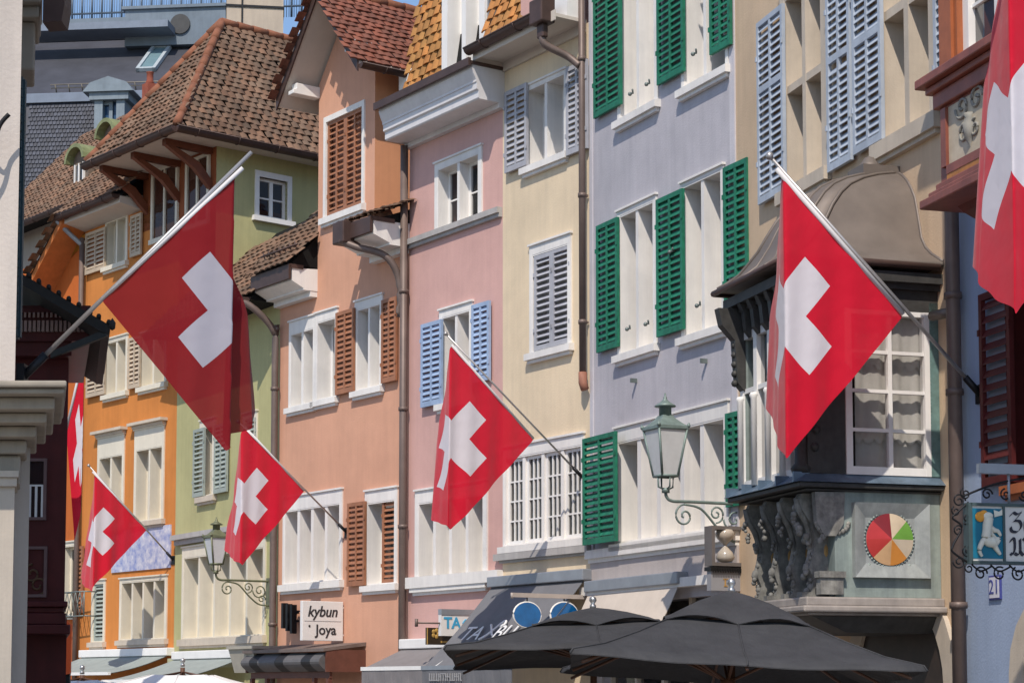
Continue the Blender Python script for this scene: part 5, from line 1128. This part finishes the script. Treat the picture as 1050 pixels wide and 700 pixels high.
# dormer of the mansard
d0, d1 = bx(97, 120, -.2), bx(128, 120, -.2); m = MB(); q0, q1 = bz(150, -.2), bz(103, -.2)
for a in ((d0, d0+.28), (d1-.28, d1)): m.box(a[0], a[1], -.25, 1.2, q0, q1)
m.box(d0-.15, d1+.15, -.35, 1.2, q1+.001, q1+.25); m.prism([(d0-.35, q1+.25), (d1+.35, q1+.25), (d1+.1, q1+.55), ((d0+d1)/2, q1+.75), (d0-.1, q1+.55)], -.45, 1.4); dm_ = m.build('dormer', mat('dormer_grey', (.19, .235, .27), .6, .12, 3, streak=.15), t_)
m = MB(); m.box(d0+.28, d1-.28, 0, .1, q0, q1); m.build('dormer_pane', mat('dormer_glass', (.03, .07, .14), .1, .3, 1), dm_); m = MB(); xm = (d0+d1)/2; m.box(xm-.06, xm+.06, -.1, -.002, q0, q1); m.box(d0+.28, xm-.06, -.1, -.002, q1-.12, q1); m.build('dormer_frame', mat('dormer_grey', (.3, .35, .37)), dm_)
# ================================================================ awnings
grey_cloth = mat('grey_awning_cloth', (.145, .145, .155), .85, .1, 4, .2, 120)
beige_cloth = mat('beige_awning_cloth', (.56, .49, .42), .85, .08, 4, .2, 120)
sage_cloth = mat('grey_green_awning_cloth', (.26, .29, .275), .85, .12, 4, .2, 120)
white_letter = mat('white_lettering', (.68, .68, .68), .6, .05, 5)
pale_letter = mat('pale_grey_lettering', (.33, .33, .34), .7, .1, 30)
A, g_ = awning(YEL, 'shop_awning', 'dark grey shop awning with white letters and a hanging valance on the yellow house', 512, 601, 607, 434, 683, grey_cloth, .34)
an = math.atan2(g_['zt']-g_['zf'], -g_['out'])
def on_aw(u, v, lift=.03): return (u*g_['w'], -.14+(g_['out']+.14)*v, g_['zt']-.02+(g_['zf']-g_['zt'])*v+lift)
words('lettering', 'TA', .42, white_letter, A, on_aw(.26, .62), (an, 0, 0), ext=.003)
words('lettering', 'BU', .42, white_letter, A, on_aw(.62, .62), (an, 0, 0), ext=.003)
m = MB(); p = [Vector(on_aw(u, v, .035)) for u, v in ((.40, .70), (.44, .66), (.47, .6), (.5, .52), (.53, .48), (.55, .52), (.52, .55))]; m.tube(bez(p, 5), .02, 6); p = [Vector(on_aw(u, v, .035)) for u, v in ((.40, .52), (.45, .58), (.49, .63), (.52, .66))]; m.tube(bez(p, 5), .018, 6); m.build('lettering', white_letter, A)
m = MB(); rnd = random.Random(5); x = .25
while x < 1.15:
    w_ = rnd.uniform(.03, .055); m.box(x, x+.014, g_['out']-.05, g_['out']-.036, g_['zf']-.21, g_['zf']-.1); zt_ = g_['zf']-rnd.choice((.112, .16, .21)); m.box(x+.015, x+w_, g_['out']-.05, g_['out']-.036, zt_, zt_+.013); x += w_+.02
m.build('small_lettering', pale_letter, A)
awning(LAV, 'shop_awning', 'pale beige shop awning under the lavender house, behind the dark parasols', 613, 606, 706, 579, 654, beige_cloth, .0)
A4, g4 = awning(PNK, 'shop_awning', 'plain grey shop awning with a white front rail on the pink house', 421, 664, 506, 372, 684, mat('mid_grey_awning_cloth', (.19, .175, .175), .85, .1, 4, .2, 120), .4, sag=.0, boxm=white_wood)
awning(ORG, 'shop_awning', 'grey green awning with a pale rolled front below the orange house', 90, 673, 178, 26, 690, sage_cloth, .0, boxm=white_wood)
awning(GRN, 'shop_awning', 'grey green awning with pale arms below the lime green house', 186, 675, 256, 106, 697, sage_cloth, .0, boxm=white_wood)
awning(CRM, 'shop_awning', 'short beige brown awning tucked under the carved oriel', 838, 628, 900, 812, 640, mat('brown_beige_cloth', (.40, .31, .21), .85, .1, 4, .2, 100), .1, sag=0, yf_d=-.75)
# wooden shop canopy of the salmon house
s0, zt = SAL.hit(292, 661); s1, _ = SAL.hit(374, 661); F = SAL.at(s0, 0, zt-.6); W_ = s1-s0; o = -.75
t_ = thing('shop_canopy', F, 'brown shop canopy with a dark striped rounded front beneath the square white sign', 'awning')
cb = mat('canopy_brown', (.15, .115, .10), .6, .15, 5, streak=.1)
m = MB(); m.prism_x([(-.002, .6), (-.002, .54), (o-.08, .44), (o-.08, .49)], -.05, W_+.05); m.build('roof_board', cb, t_)
blk = mat('black_canopy_fabric', (.018, .018, .02), .6, .2, 5); N = 8
for k in range(9):
    P = [(o+.02-.16*math.sin(math.pi*i/N), .43-.32*i/N) for i in range(N+1)]+[(o+.06, .11), (o+.06, .43)]
    m = MB(); m.prism_x(P, W_*k/9, W_*(k+1)/9-.003); m.build('front_panel', blk if k % 3 == 1 else mat('canopy_grey', (.105, .10, .10), .6, .15, 5), t_)
m = MB(); m.box(-.04, 0, o-.02, -.002, .1, .47); m.box(W_, W_+.04, o-.02, -.002, .1, .47); m.box(0, W_, o+.07, o+.12, 0, .11)
for q in (.0, .2, .8, .97): m.box(W_*q, W_*q+.07, o+.05, o+.12, -zt+.6, .0)
m.build('timber_frame', mat('canopy_timber', (.12, .045, .03), .6, .2, 5), t_)
# ================================================================ signs
def perp(FR, px, py):
    x, z = FR.hit(px, py); p = FR.w(x, 0, 0); return Frame(p.x, p.y, FR.rot+math.pi/2, 0), z
sign_white = mat('sign_white', (.70, .68, .66), .5, .03, 3); sign_dark = mat('sign_charcoal', (.03, .03, .035), .5, .1, 4)
G, zb = perp(SAL, 352, 640); h = lambda x, y: G.hit(x, y)
t_ = thing('projecting_sign', Frame(G.P.x, G.P.y, G.rot, zb), 'square white projecting sign with two shop names in dark letters', 'sign'); t_.location.z = zb
(x0, z1), (x1, z0) = h(309, 615.5), h(350.5, 657); z1 -= zb; z0 -= zb
m = MB(); m.box(x0, x1, -.04, .04, z0, z1); m.build('panel', sign_white, t_, bevel=.008)
w_ = x1-x0; hg = z1-z0; xm = (x0+x1)/2
m = MB(); m.box(x0+.04, x1-.04, -.045, -.038, (z0+z1)/2-.004, (z0+z1)/2+.004); m.build('divider', mat('sign_grey', (.4, .4, .4), .5), t_)
words('lettering', 'kybun', hg*.38, sign_dark, t_, (xm-.01, -.042, z0+hg*.73), shear=.22, sx=.95, offset=.004); words('lettering', 'Joya', hg*.36, sign_dark, t_, (xm+.06, -.042, z0+hg*.27), offset=.004)
m = MB(); m.ball((x0+w_*.17, -.045, z0+hg*.37), .022, 1, .3, 1); m.build('lettering_dot', sign_dark, t_)
m = MB()
for q in (.15, .85): m.tube([(x1, 0, z0+hg*q), (0.02, 0, z0+hg*q)], .02, 6)
m.build('bracket', white_wood, t_)
# three dark lamp bars beside the sign
G, zb = perp(SAL, 309, 632); t_ = thing('wall_grille', Frame(G.P.x, G.P.y, SAL.rot, zb), 'small black iron grille on the salmon wall left of the square sign', 'grille'); t_.location.z = zb
m = MB()
for k in range(3): m.box(-.34+.16*k, -.27+.16*k, -.22, -.12, -.2-.05*k, .25-.02*k); m.tube([(-.3+.16*k, -.12, .1), (-.3+.16*k, 0, .1)], .015, 6)
m.box(-.36, .1, -.14, -.1, .05, .09); m.box(-.36, .1, -.14, -.1, -.1, -.06); m.build('bars', iron_m, t_)
# small blue lettered sign on the pink house
G, zb = perp(PNK, 488, 640); h = lambda x, y: (G.hit(x, y)[0], G.hit(x, y)[1]-zb)
t_ = thing('projecting_sign', Frame(G.P.x, G.P.y, G.rot, zb), 'small white sign with light blue letters on the pink house', 'sign'); t_.location.z = zb
(x0, z1), (x1, z0) = h(451, 630), h(486, 652)
m = MB(); m.box(x0, x1, -.04, .04, z0, z1); m.build('panel', sign_white, t_); zt4 = h(451, 624)[1]; m = MB(); m.box(x0, x1, -.05, .05, z1+.001, zt4); m.build('top_cover', zinc_m, t_)
cy = mat('cyan_letter', (.05, .33, .55), .5, .05, 5)
words('lettering', 'TA', (z1-z0)*.75, cy, t_, (x0+(x1-x0)*.32, -.043, z0+(z1-z0)*.6), offset=.006); m = MB(); xx = x0+(x1-x0)*.62; zz_ = z0+(z1-z0)*.6
m.tube(bez([(xx, -.045, zz_), (xx+.06, -.045, zz_+.06), (xx+.12, -.045, zz_-.02), (xx+.2, -.045, zz_+.05)], 6), .012, 5); m.build('lettering', cy, t_)
m = MB(); xq, zq = h(427, 638); m.tube([(xq, 0, zq), (0, 0, zq)], .016, 6); m.tube([(xq, 0, zq-.06), (xq, 0, zq+.06)], .026, 8); m.build('bracket', pipe_m, t_)
G2, zb2_ = perp(PNK, 480, 650); h2 = lambda x, y: (G2.hit(x, y)[0], G2.hit(x, y)[1]-zb2_)
t_ = thing('projecting_sign', Frame(G2.P.x, G2.P.y, G2.rot, zb2_), 'small dark sign with a golden emblem below the white and blue sign', 'sign'); t_.location.z = zb2_
(x0, z1), (x1, z0) = h2(437, 643), h2(476, 661); m = MB(); m.box(x0, x1, -.02, .02, z0, z1); m.build('panel', mat('dark_sign_brown', (.035, .022, .012), .4, .2, 4), t_)
m = MB(); gg = mat('sign_gold', (.40, .24, .06), .45, .2, 6)
for k in range(5): m.ball((x0+.16+.05*math.cos(k*1.25), -.025, (z0+z1)/2+.04+.05*math.sin(k*1.25)), .035, 1, .3, 1)
m.build('emblem', gg, t_); m = MB(); m.box(x0, x0+.012, -.03, -.02, z0, z1); m.box(x0+.25, x1-.05, -.03, -.02, z0+.03, z0+.06); m.build('gold_band', gg, t_); m = MB(); m.tube([(x1, 0, (z0+z1)/2), (.02, 0, (z0+z1)/2)], .015, 6); m.build('bracket', pipe_m, t_)
# giant sunglasses sign
G, zb = perp(YEL, 606, 610); h = lambda x, y: (G.hit(x, y)[0], G.hit(x, y)[1]-zb)
t_ = thing('sunglasses_sign', Frame(G.P.x, G.P.y, G.rot, zb), 'giant pair of blue mirrored sunglasses hanging from a pale bar', 'sign'); t_.location.z = zb
a, za_ = h(525, 609.5); m = MB(); m.box(a, 0, -.03, .03, za_-.03, za_+.03); m.box(-.04, 0, -.05, .05, za_-.35, za_+.12); m.tube([(a+.0, 0, za_+.03), (a, 0, za_-.05)], .02, 6); m.build('bar', mat('pale_bar', (.42, .36, .32), .5, .1, 4), t_)
lens_m = mat('blue_mirror_lens', (.005, .13, .38), .12, .35, 3, spec=.9, metal=.4)
for cx_ in (540.5, 578.5):
    c0, cz_ = h(cx_, 630); rx = abs(h(cx_+14, 630)[0]-c0); rz = abs(h(cx_, 643)[1]-cz_); N = 28; m = MB()
    m.tube([(c0+rx*math.cos(2*math.pi*k/N), 0, cz_+rz*math.sin(2*math.pi*k/N)) for k in range(N+1)], .014, 6); fr_ = m.build("rim", white_wood, t_)
    m = MB(); m.prism([(c0+rx*.98*math.cos(2*math.pi*k/N), cz_+rz*.98*math.sin(2*math.pi*k/N)) for k in range(N)], -.012, .012); m.build('lens', lens_m, t_)
    m = MB(); m.tube([(c0, 0, cz_+rz), (c0, 0, za_)], .01, 5); m.build('hanger', iron_m, t_)
# hourglass sign
G, zb = perp(LAV, 757, 585); h = lambda x, y: (G.hit(x, y)[0], G.hit(x, y)[1]-zb)
t_ = thing('hourglass_sign', Frame(G.P.x, G.P.y, G.rot, zb), 'hanging hourglass in a square iron frame beside the oriel', 'sign'); t_.location.z = zb
(x0, z1), (x1, z0) = h(726, 539), h(761, 581); m = MB(); e = .022
for a in ((x0, x0+2*e, z0, z1), (x1-2*e, x1, z0, z1), (x0+2*e, x1-2*e, z0, z0+2*e), (x0+2*e, x1-2*e, z1-2*e, z1)): m.box(a[0], a[1], -.09, .09, a[2], a[3])
m.build('frame', mat('brown_grey_iron', (.13, .115, .11), .5, .15, 4), t_)
xm = (x0+x1)/2; hg = z1-z0
m = MB(); m.lathe([(.02, .1*hg), (.09, .13*hg), (.12, .22*hg), (.09, .36*hg), (.025, .5*hg), (.02, .53*hg), (.03, .57*hg), (.1, .7*hg), (.125, .82*hg), (.1, .92*hg), (.03, .96*hg)], (xm, 0, z0), 16); m.build('hourglass', mat('hourglass_glass', (.40, .38, .34), .15, .15, 3, spec=.7, col2=(.5, .42, .34)), t_)
(x0, z1), (x1, z0) = h(727, 585), h(763, 606); m = MB(); m.box(x0, x1, -.05, .05, z0, z1); m.build('panel', mat('sign_panel_grey', (.26, .26, .28), .5, .06, 3), t_); m = MB(); m.box(x0-.02, x1+.02, -.08, .08, z1+.001, z1+.05)
for k in range(14): m.box(x0+(x1-x0)*k/14, x0+(x1-x0)*(k+.5)/14, -.09, -.081, z1-.02, z1+.03)
m.build('top_rail', iron_m, t_)
m = MB(); xq = (x0+x1)/2; zq = (z0+z1)/2-.02; e = .05
for dx in (-.06, .01): m.box(xq+dx, xq+dx+.018, -.056, -.05, zq-e, zq+e); m.box(xq+dx-.02, xq+dx+.05, -.056, -.05, zq+e-.015, zq+e); m.box(xq+dx-.01, xq+dx+.04, -.056, -.05, zq-e, zq-e+.015)
m.build('emblem', gold, t_); m = MB(); m.tube([(x1, 0, z0+.05), (.2, 0, z0+.05)], .015, 6); m.build('bracket', iron_m, t_)
# painted inn sign on a wrought iron bracket
G, zb = perp(BLU, 1150, 545); h = lambda x, y: (G.hit(x, y)[0], G.hit(x, y)[1]-zb)
t_ = thing('painted_sign', Frame(G.P.x, G.P.y, G.rot, zb), 'painted hanging sign with a white beast on teal and black letter words', 'sign'); t_.location.z = zb
(x0, z1), (x1, z0) = h(993, 518.5), h(1112, 577); xt = h(1027, 545)[0]
m = MB(); m.box(x0, x1, -.03, .03, z0, z1); m.build('panel', mat('sign_cream_white', (.58, .56, .52), .5, .06, 4), t_)
m = MB(); m.box(x0+.015, xt, -.036, -.031, z0+.02, z1-.02); m.build('teal_field', mat('teal_paint', (.005, .14, .22), .5, .15, 5), t_)
m = MB(); e = .025
for a in ((x0-e, x0+e*.4, z0-e, z1+e), (xt-e*.4, xt+e*.4, z0, z1), (x0, x1, z1, z1+e), (x0, x1, z0-e, z0)): m.box(a[0], a[1], -.045, .045, a[2], a[3])
fr_ = m.build('frame', mat('sign_frame_dark', (.05, .075, .075), .5, .2, 5), t_)
# the rearing beast, flat painted relief
bw_, bh_ = xt-x0, z1-z0; P2 = lambda u, v: (x0+u*bw_, -.046, z0+v*bh_)
wp = mat('beast_white', (.62, .60, .50), .6, .1, 8); m = MB()
for pts, r0_, r1_ in (([(.50, .78), (.48, .66), (.46, .55), (.42, .42)], .055, .05), ([(.42, .40), (.52, .34), (.66, .34)], .05, .06), ([(.40, .40), (.28, .30), (.22, .18), (.30, .08)], .035, .015), ([(.66, .34), (.72, .24), (.86, .12)], .04, .015), ([(.52, .62), (.68, .56), (.80, .54), (.88, .46)], .035, .014), ([(.46, .6), (.62, .48), (.74, .42)], .03, .012), ([(.66, .36), (.82, .40), (.74, .30)], .03, .02)):
    m.tube(bez([P2(*q) for q in pts], 5), r0_*.8, 6, r1_*.8)
m.ball(P2(.50, .82), .04, 1.3, .4, .8); m.ball(P2(.47, .58), .045, .9, .4, 1.9); m.ball(P2(.58, .36), .05, 1.5, .4, .8)
m.build('painted_beast', wp, fr_); m = MB(); m.ball(P2(.27, .80), .036, 1.3, .3, 1.2); m.ball(P2(.38, .87), .03, 1.2, .3, .8); m.ball(P2(.5, .40), .02, 1, .4, 1.5); m.build('painted_mane', mat('beast_gold', (.60, .27, .03), .6, .2, 8), fr_)
m = MB(); m.prism([(x0+.7*bw_, z0+.80*bh_), (x0+.94*bw_, z0+.84*bh_), (x0+.94*bw_, z0+.95*bh_), (x0+.84*bw_, z0+.9*bh_), (x0+.68*bw_, z0+.93*bh_)], -.05, -.046); m.build('painted_pennant', wp, fr_)
# black letter words drawn with a broad nib
def nib(m, pts, wd=.022):
    d = Vector((math.cos(R(40)), 0, math.sin(R(40))))*wd; pts = bez([(x, -.033, z) for x, z in pts], 5)
    for a, b_ in zip(pts[:-1], pts[1:]): m.solid([a-d, a+d, b_+d, b_-d], [q+Vector((0, -.004, 0)) for q in (a-d, a+d, b_+d, b_-d)])
bx0 = xt+.06; u = bh_
m = MB(); zl = z0+.56*u; S_ = .32*u
def L_(pts, ox, oz, s=S_): nib(m, [(ox+a*s, oz+b_*s) for a, b_ in pts], .0145)
L_([(0.02, .85), (.2, 1.05), (.45, .95), (.7, 1.08)], bx0, zl); L_([(.7, 1.05), (.45, .75), (.25, .55)], bx0, zl); L_([(.25, .58), (.6, .55), (.7, .25), (.45, -.05), (.1, -.02), (.02, .2)], bx0, zl)
L_([(.95, .6), (.95, .15), (1.1, 0), (1.3, .15)], bx0, zl); L_([(1.3, .62), (1.3, .1), (1.42, 0)], bx0, zl)
zl = z0+.12*u
L_([(0, .75), (.1, .95), (.25, .85), (.25, .3), (.1, .0), (.0, .1)], bx0, zl); L_([(.25, .1), (.45, 0), (.6, .2), (.6, .9)], bx0, zl); L_([(.6, .2), (.8, 0), (.98, .25), (.95, .8), (.8, .95)], bx0, zl); L_([(1.2, .6), (1.2, .1), (1.32, 0)], bx0, zl); L_([(1.18, .85), (1.24, .9)], bx0, zl)
m.build('lettering', mat('black_letter_ink', (.02, .02, .03), .6, .1, 5), t_)
m = MB(); xs = h(977, 545)[0]; zc_ = (z0+z1)/2; bh2 = bh_/2
m.tube(bez([(x0, 0, z1+.03), (xs+.05, 0, z1-.05), (xs, 0, zc_+bh2*.55), (xs+.08, 0, zc_+.05), (xs, 0, zc_-.1), (xs, 0, zc_-bh2*.7), (x0, 0, z0-.02)], 7), .009, 6)
for (cx_, cz_, r_, tr, a0_) in ((xs+.06, z1+.04, .06, 1.4, 0), (xs+.12, z1+.1, .05, 1.3, 2), (xs+.05, zc_+.02, .045, 1.3, 1), (xs+.13, zc_+.12, .05, 1.4, 4), (xs+.13, zc_-.15, .05, 1.3, 2), (xs+.05, z0-.01, .055, 1.4, 3), (xs+.14, z0-.06, .045, 1.3, 1), (xs+.03, zc_+bh2*.8, .04, 1.2, 2)): m.tube(scroll((cx_, cz_), r_, .012, tr, a0_), .007, 5)
for k in range(7):
    xx = x0+.1+.17*k
    if xx > x1: break
    m.tube(scroll((xx, z0-.1), .06, .012, 1.4, k), .008, 5); m.tube(scroll((xx+.07, z1+.1), .05, .012, 1.3, k*1.7), .008, 5); m.tube(bez([(xx-.08, 0, z0-.03), (xx, 0, z0-.08), (xx+.1, 0, z0-.04)], 5), .008, 5)
m.tube(bez([(xs+.1, 0, z1+.08), (x0+.3, 0, z1+.2), (x0+.8, 0, z1+.28), (x1, 0, z1+.25)], 6), .010, 6)
m.build('scrollwork', iron_m, t_)
m = MB(); a, za_ = h(1003, 480); m.box(a, .0, -.03, .03, za_-.04, za_+.04)
for q in (.35, .8): xx = x0+(x1-x0)*q; m.tube([(xx, 0, z1), (xx, 0, za_)], .012, 6)
m.build('support_bar', zinc_m, t_)
# orange board low on the far left
OF_ = Frame(0, 24, 0); P = [OF_.hit(x, y) for x, y in ((42, 697), (72, 690), (73, 640), (66, 634), (62, 662), (52, 664), (46, 668), (42, 672))]; x0 = P[0][0]
t_ = thing('orange_board', Frame(x0, 24, 0), 'bright orange board with a wavy top low beside the maroon house', 'board'); m = MB(); m.prism([(x-x0, z) for x, z in P], 0, .05); m.build('panel', mat('signal_orange', (.75, .10, .015), .6, .05, 4), t_); m = MB()
for x in (P[0][0]-x0+.05, P[1][0]-x0-.05): m.box(x-.03, x+.03, .06, .12, 0, P[0][1]+.2)
m.build('post', iron_m, t_)
# ================================================================ lanterns
lantern(LAV.at(0, 0, 0, LAV.rot) and Frame(*perp(LAV, 757, 520)[0].P.xy, LAV.rot+math.pi/2), 'green grey street lantern on a scrolled arm in front of the lavender house', (768, 522), 403, 488, 682, 15.5, 513, mat('lantern_green_grey', (.17, .225, .21), .5, .25, 8, .1, 30, metal=.2))
lantern(Frame(*perp(GRN, 276, 600)[0].P.xy, GRN.rot+math.pi/2), 'olive street lantern on a scrolled arm in front of the lime green house', (276, 600), 530, 578, 222, 9.6, 594, mat('lantern_olive', (.14, .15, .09), .5, .25, 8, .1, 30, metal=.2))
# ================================================================ flags
red = (.68, .004, .030); whitec = (.70, .66, .70)
fm = cloth_mat('flag_cloth', red, whitec, .20, .04)
fm_shade = cloth_mat('shaded_thin_flag_cloth', (.28, .006, .013), (.46, .44, .50), .35, .10)  # thinner cloth, its red and white darkened to put shade into the colour
LFl = Frame(0, 12.5, 0)
flag('swiss_flag', 'biggest, darkest flag, see-through, on the grey pole of the left corner building', LFl, (22, 388), (258, 156), (105, 305), (249, 171), (232, 459), 241, [(0, 0, 0), (8, -6, 10), (60, -10, 24), (76, 20, 34), (140, 26, 50)], fm_shade, side=1, drop=.62, pole_r=.016, seed=1, ball=False)
def pflag(FR, label, base, *a, **k):
    G, zb = perp(FR, *base); flag('swiss_flag', label, G, base, *a, **k)
pflag(YEL, 'middle flag over the grey awning, pole fixed between yellow house and green shutter', (598, 490), (457, 342), (547, 449), (463, 353), (464, 541), 461, [(0, 0, 0), (50, 21, 42), (70, 14, 55), (90, 21, 65)], fm, drop=.62, seed=2)
pflag(BLU, 'large flag in front of the oriel, its white cross fully lit', (1005, 404), (789, 160), (926, 321), (796, 172), (806, 467), 803, [(0, 0, 0), (95, 20, 75), (110, 14, 90), (135, 20, 100)], fm, drop=.34, pole_r=.02, seed=3)
pflag(SAL, 'flag before the salmon house, its pole fixed over the square white sign', (356, 546), (244, 432), (312, 502), (251, 437), (248, 578), 246.5, [(0, 0, 0), (56, 17, 50), (66, 15, 56)], fm, drop=.55, seed=4)
pflag(ORG, 'small flag against the orange house, its corner pointing at the blue painted panel', (178, 574), (91, 477), (150, 542), (95, 483), (93, 603), 97, [(0, 0, 0), (54, 15, 46), (66, 12, 50)], fm, drop=.6, seed=5)
pflag(BLU, 'flag cut off by the right edge of the photo, hanging over the blue house', (1300, 190), (1006, -75), (1216, 116), (1012, -62), (1040, 318), 1034, [(0, 0, 0), (110, 44, 80), (150, 30, 115), (205, 46, 150)], fm, drop=.12, pole_r=.022, ripple=.035, seed=6)
flag('swiss_flag', 'narrow flag seen edge on between the maroon and the orange houses', Frame(0, 24, 0), (58, 402), (90, 352), (68, 440), (87, 357), (76, 552), 86, [(0, 0, 0), (4, -3, 5), (14, 2, 12)], fm, side=1, drop=.5, seed=7, pole_r=.014)
# ================================================================ parasols
def parasol(name, label, cx, capy, rimy, Z, half, m, roll=0, pitch=0, hgt=.62, pole_m=None, vent=True, yaw=0.0):
    F0 = Frame(0, Z, 0); x, _ = F0.hit(cx, rimy); nz_ = Frame(0, Z-half, 0).hit(cx, rimy)[1]
    t = thing(name, Frame(x, Z, yaw), label, 'parasol', 'parasols over the pavement tables'); a = half; M_ = Matrix.Translation((0, 0, nz_)) @ Matrix.Rotation(R(roll), 4, 'Y') @ Matrix.Rotation(R(pitch), 4, 'X')
    cor = [(-a, -a), (a, -a), (a, a), (-a, a)]
    def build(name_, lvls, m_, sc=0.0, th_=.006):
        b_ = MB(); N = 14
        for off in (0, -th_):
            vs = []
            for (f, z) in lvls:
                for k in range(4):
                    p, q = cor[k], cor[(k+1) % 4]
                    for i in range(N):
                        s = i/N; u, v = p[0]+(q[0]-p[0])*s, p[1]+(q[1]-p[1])*s; sag_ = .05*math.sin(math.pi*s)*f; pinch = 1-.035*math.sin(math.pi*s)*f
                        zz_ = z-sag_*.5+(sc*abs(math.sin(s*math.pi*2.0))*f if sc and f == lvls[0][0] else 0)+.006*math.sin(17*s+k)*f
                        vs.append(M_ @ Vector((u*f*pinch, v*f*pinch, zz_+off)))
            n = 4*N; b_.add(vs, [(j*n+i, j*n+(i+1) % n, (j+1)*n+(i+1) % n, (j+1)*n+i) for j in range(len(lvls)-1) for i in range(n)], smooth=True)
        o_ = b_.build(name_, m_, t, recalc=False)
        return o_
    build('canopy', [(1, 0), (.985, .035), (.8, hgt*.17), (.6, hgt*.37), (.4, hgt*.60), (.37, hgt*.63)], m)
    for k in range(4):
        for (u, v, q) in ((cor[k][0], cor[k][1], 1), ((cor[k][0]+cor[(k+1) % 4][0])/2, (cor[k][1]+cor[(k+1) % 4][1])/2, .965)):
            sm = MB(); sm.tube([M_ @ Vector((u*f*(1-(1-q)*f), v*f*(1-(1-q)*f), z-(.025*f if q < 1 else 0)+.004)) for f, z in [(1, 0), (.985, .035), (.8, hgt*.17), (.6, hgt*.37), (.4, hgt*.60)]], .008, 5); sm.build('seam', m, t)
    if vent: build('vent_cap', [(.43, hgt*.575), (.36, hgt*.70), (.22, hgt*.88), (.1, hgt*1.0), (.012, hgt*1.07)], m, sc=.13)
    wood = pole_m or mat('dark_parasol_wood', (.10, .045, .025), .5, .2, 5)
    b_ = MB()
    for k in range(8):
        an_ = math.pi/4*k; r_ = a*(1 if k % 2 == 0 else 1.38); e = Vector((r_*.95*math.cos(an_), r_*.95*math.sin(an_), .0)); b_.tube([M_ @ (e+Vector((0, 0, -.05))), M_ @ (e*.5+Vector((0, 0, hgt*.40))), M_ @ Vector((0, 0, hgt*.78))], .013, 6)
        b_.tube([M_ @ Vector((0, 0, -.08)), M_ @ Vector((e.x*.5, e.y*.5, hgt*.38))], .012, 6)
    b_.build('ribs', wood, t)
    b_ = MB(); b_.tube([(0, 0, 0), M_ @ Vector((0, 0, hgt))], .032, 10); b_.lathe([(.06, -.05), (.06, .05)], M_ @ Vector((0, 0, -.1)), 10); b_.build('pole', wood, t)
    b_ = MB(); b_.lathe([(.03, 0), (.03, .03), (.016, .045), (.036, .075), (.03, .105), (0, .12)], M_ @ Vector((0, 0, hgt*1.05)), 10); b_.build('finial', mat('brushed_steel', (.45, .44, .43), .3, .1, 4, metal=.8), t)
    b_ = MB(); b_.box(-.35, .35, -.35, .35, 0, .08); b_.lathe([(.06, .08), (.05, .35)], (0, 0, 0), 10); b_.build('base', iron_m, t, bevel=.01)
    return t
dark_cloth = mat('dark_grey_parasol_cloth', (.036, .036, .039), .8, .22, 3, .7, 5, dist=.05)
white_cloth = mat('white_parasol_cloth', (.72, .70, .68), .8, .04, 4, .2, 60)
t_ = parasol('dark_parasol', 'larger dark grey parasol at the lower right, in front of the oriel', 747, 606, 687, 15.5, 1.30, dark_cloth, roll=2.9, pitch=-2.6, hgt=.60)
t2 = parasol('dark_parasol', 'smaller looking dark grey parasol overlapping the grey shop awning', 610, 624, 668, 18.2, 1.36, dark_cloth, roll=-2.2, pitch=-3.0, hgt=.41)
m = MB(); 
parasol('white_parasol', 'white parasol top peeking up at the bottom edge below the lime green house', 187, 684, 704, 27, .95, white_cloth, hgt=.27, vent=False)
parasol('white_parasol', 'lower white parasol top at the bottom edge under the maroon house', 84, 692, 706, 25, .6, white_cloth, hgt=.18, vent=False)
# planter and small lamp fixtures by the lime green house
x, z = GRN.hit(262, 672, -.5); p = GRN.w(x, -.5, 0)
t_ = thing('hanging_planter', Frame(p.x, p.y, GRN.rot, z), 'pale planter box at the foot of the lime green wall by the drainpipe', 'planter'); t_.location.z = z-.3
m = MB(); m.solid([(-.45, -.2, 0), (.4, -.2, 0), (.4, .2, 0), (-.45, .2, 0)], [(-.55, -.28, .42), (.5, -.28, .42), (.5, .28, .42), (-.55, .28, .42)]); m.box(-.58, .53, -.31, .31, .42, .47); m.build('box', mat('planter_concrete', (.36, .33, .27), .85, .1, 4, .2, 40), t_)
m = MB(); m.box(-.03, .03, .28, .5, .1, .2); m.build('bracket', iron_m, t_)
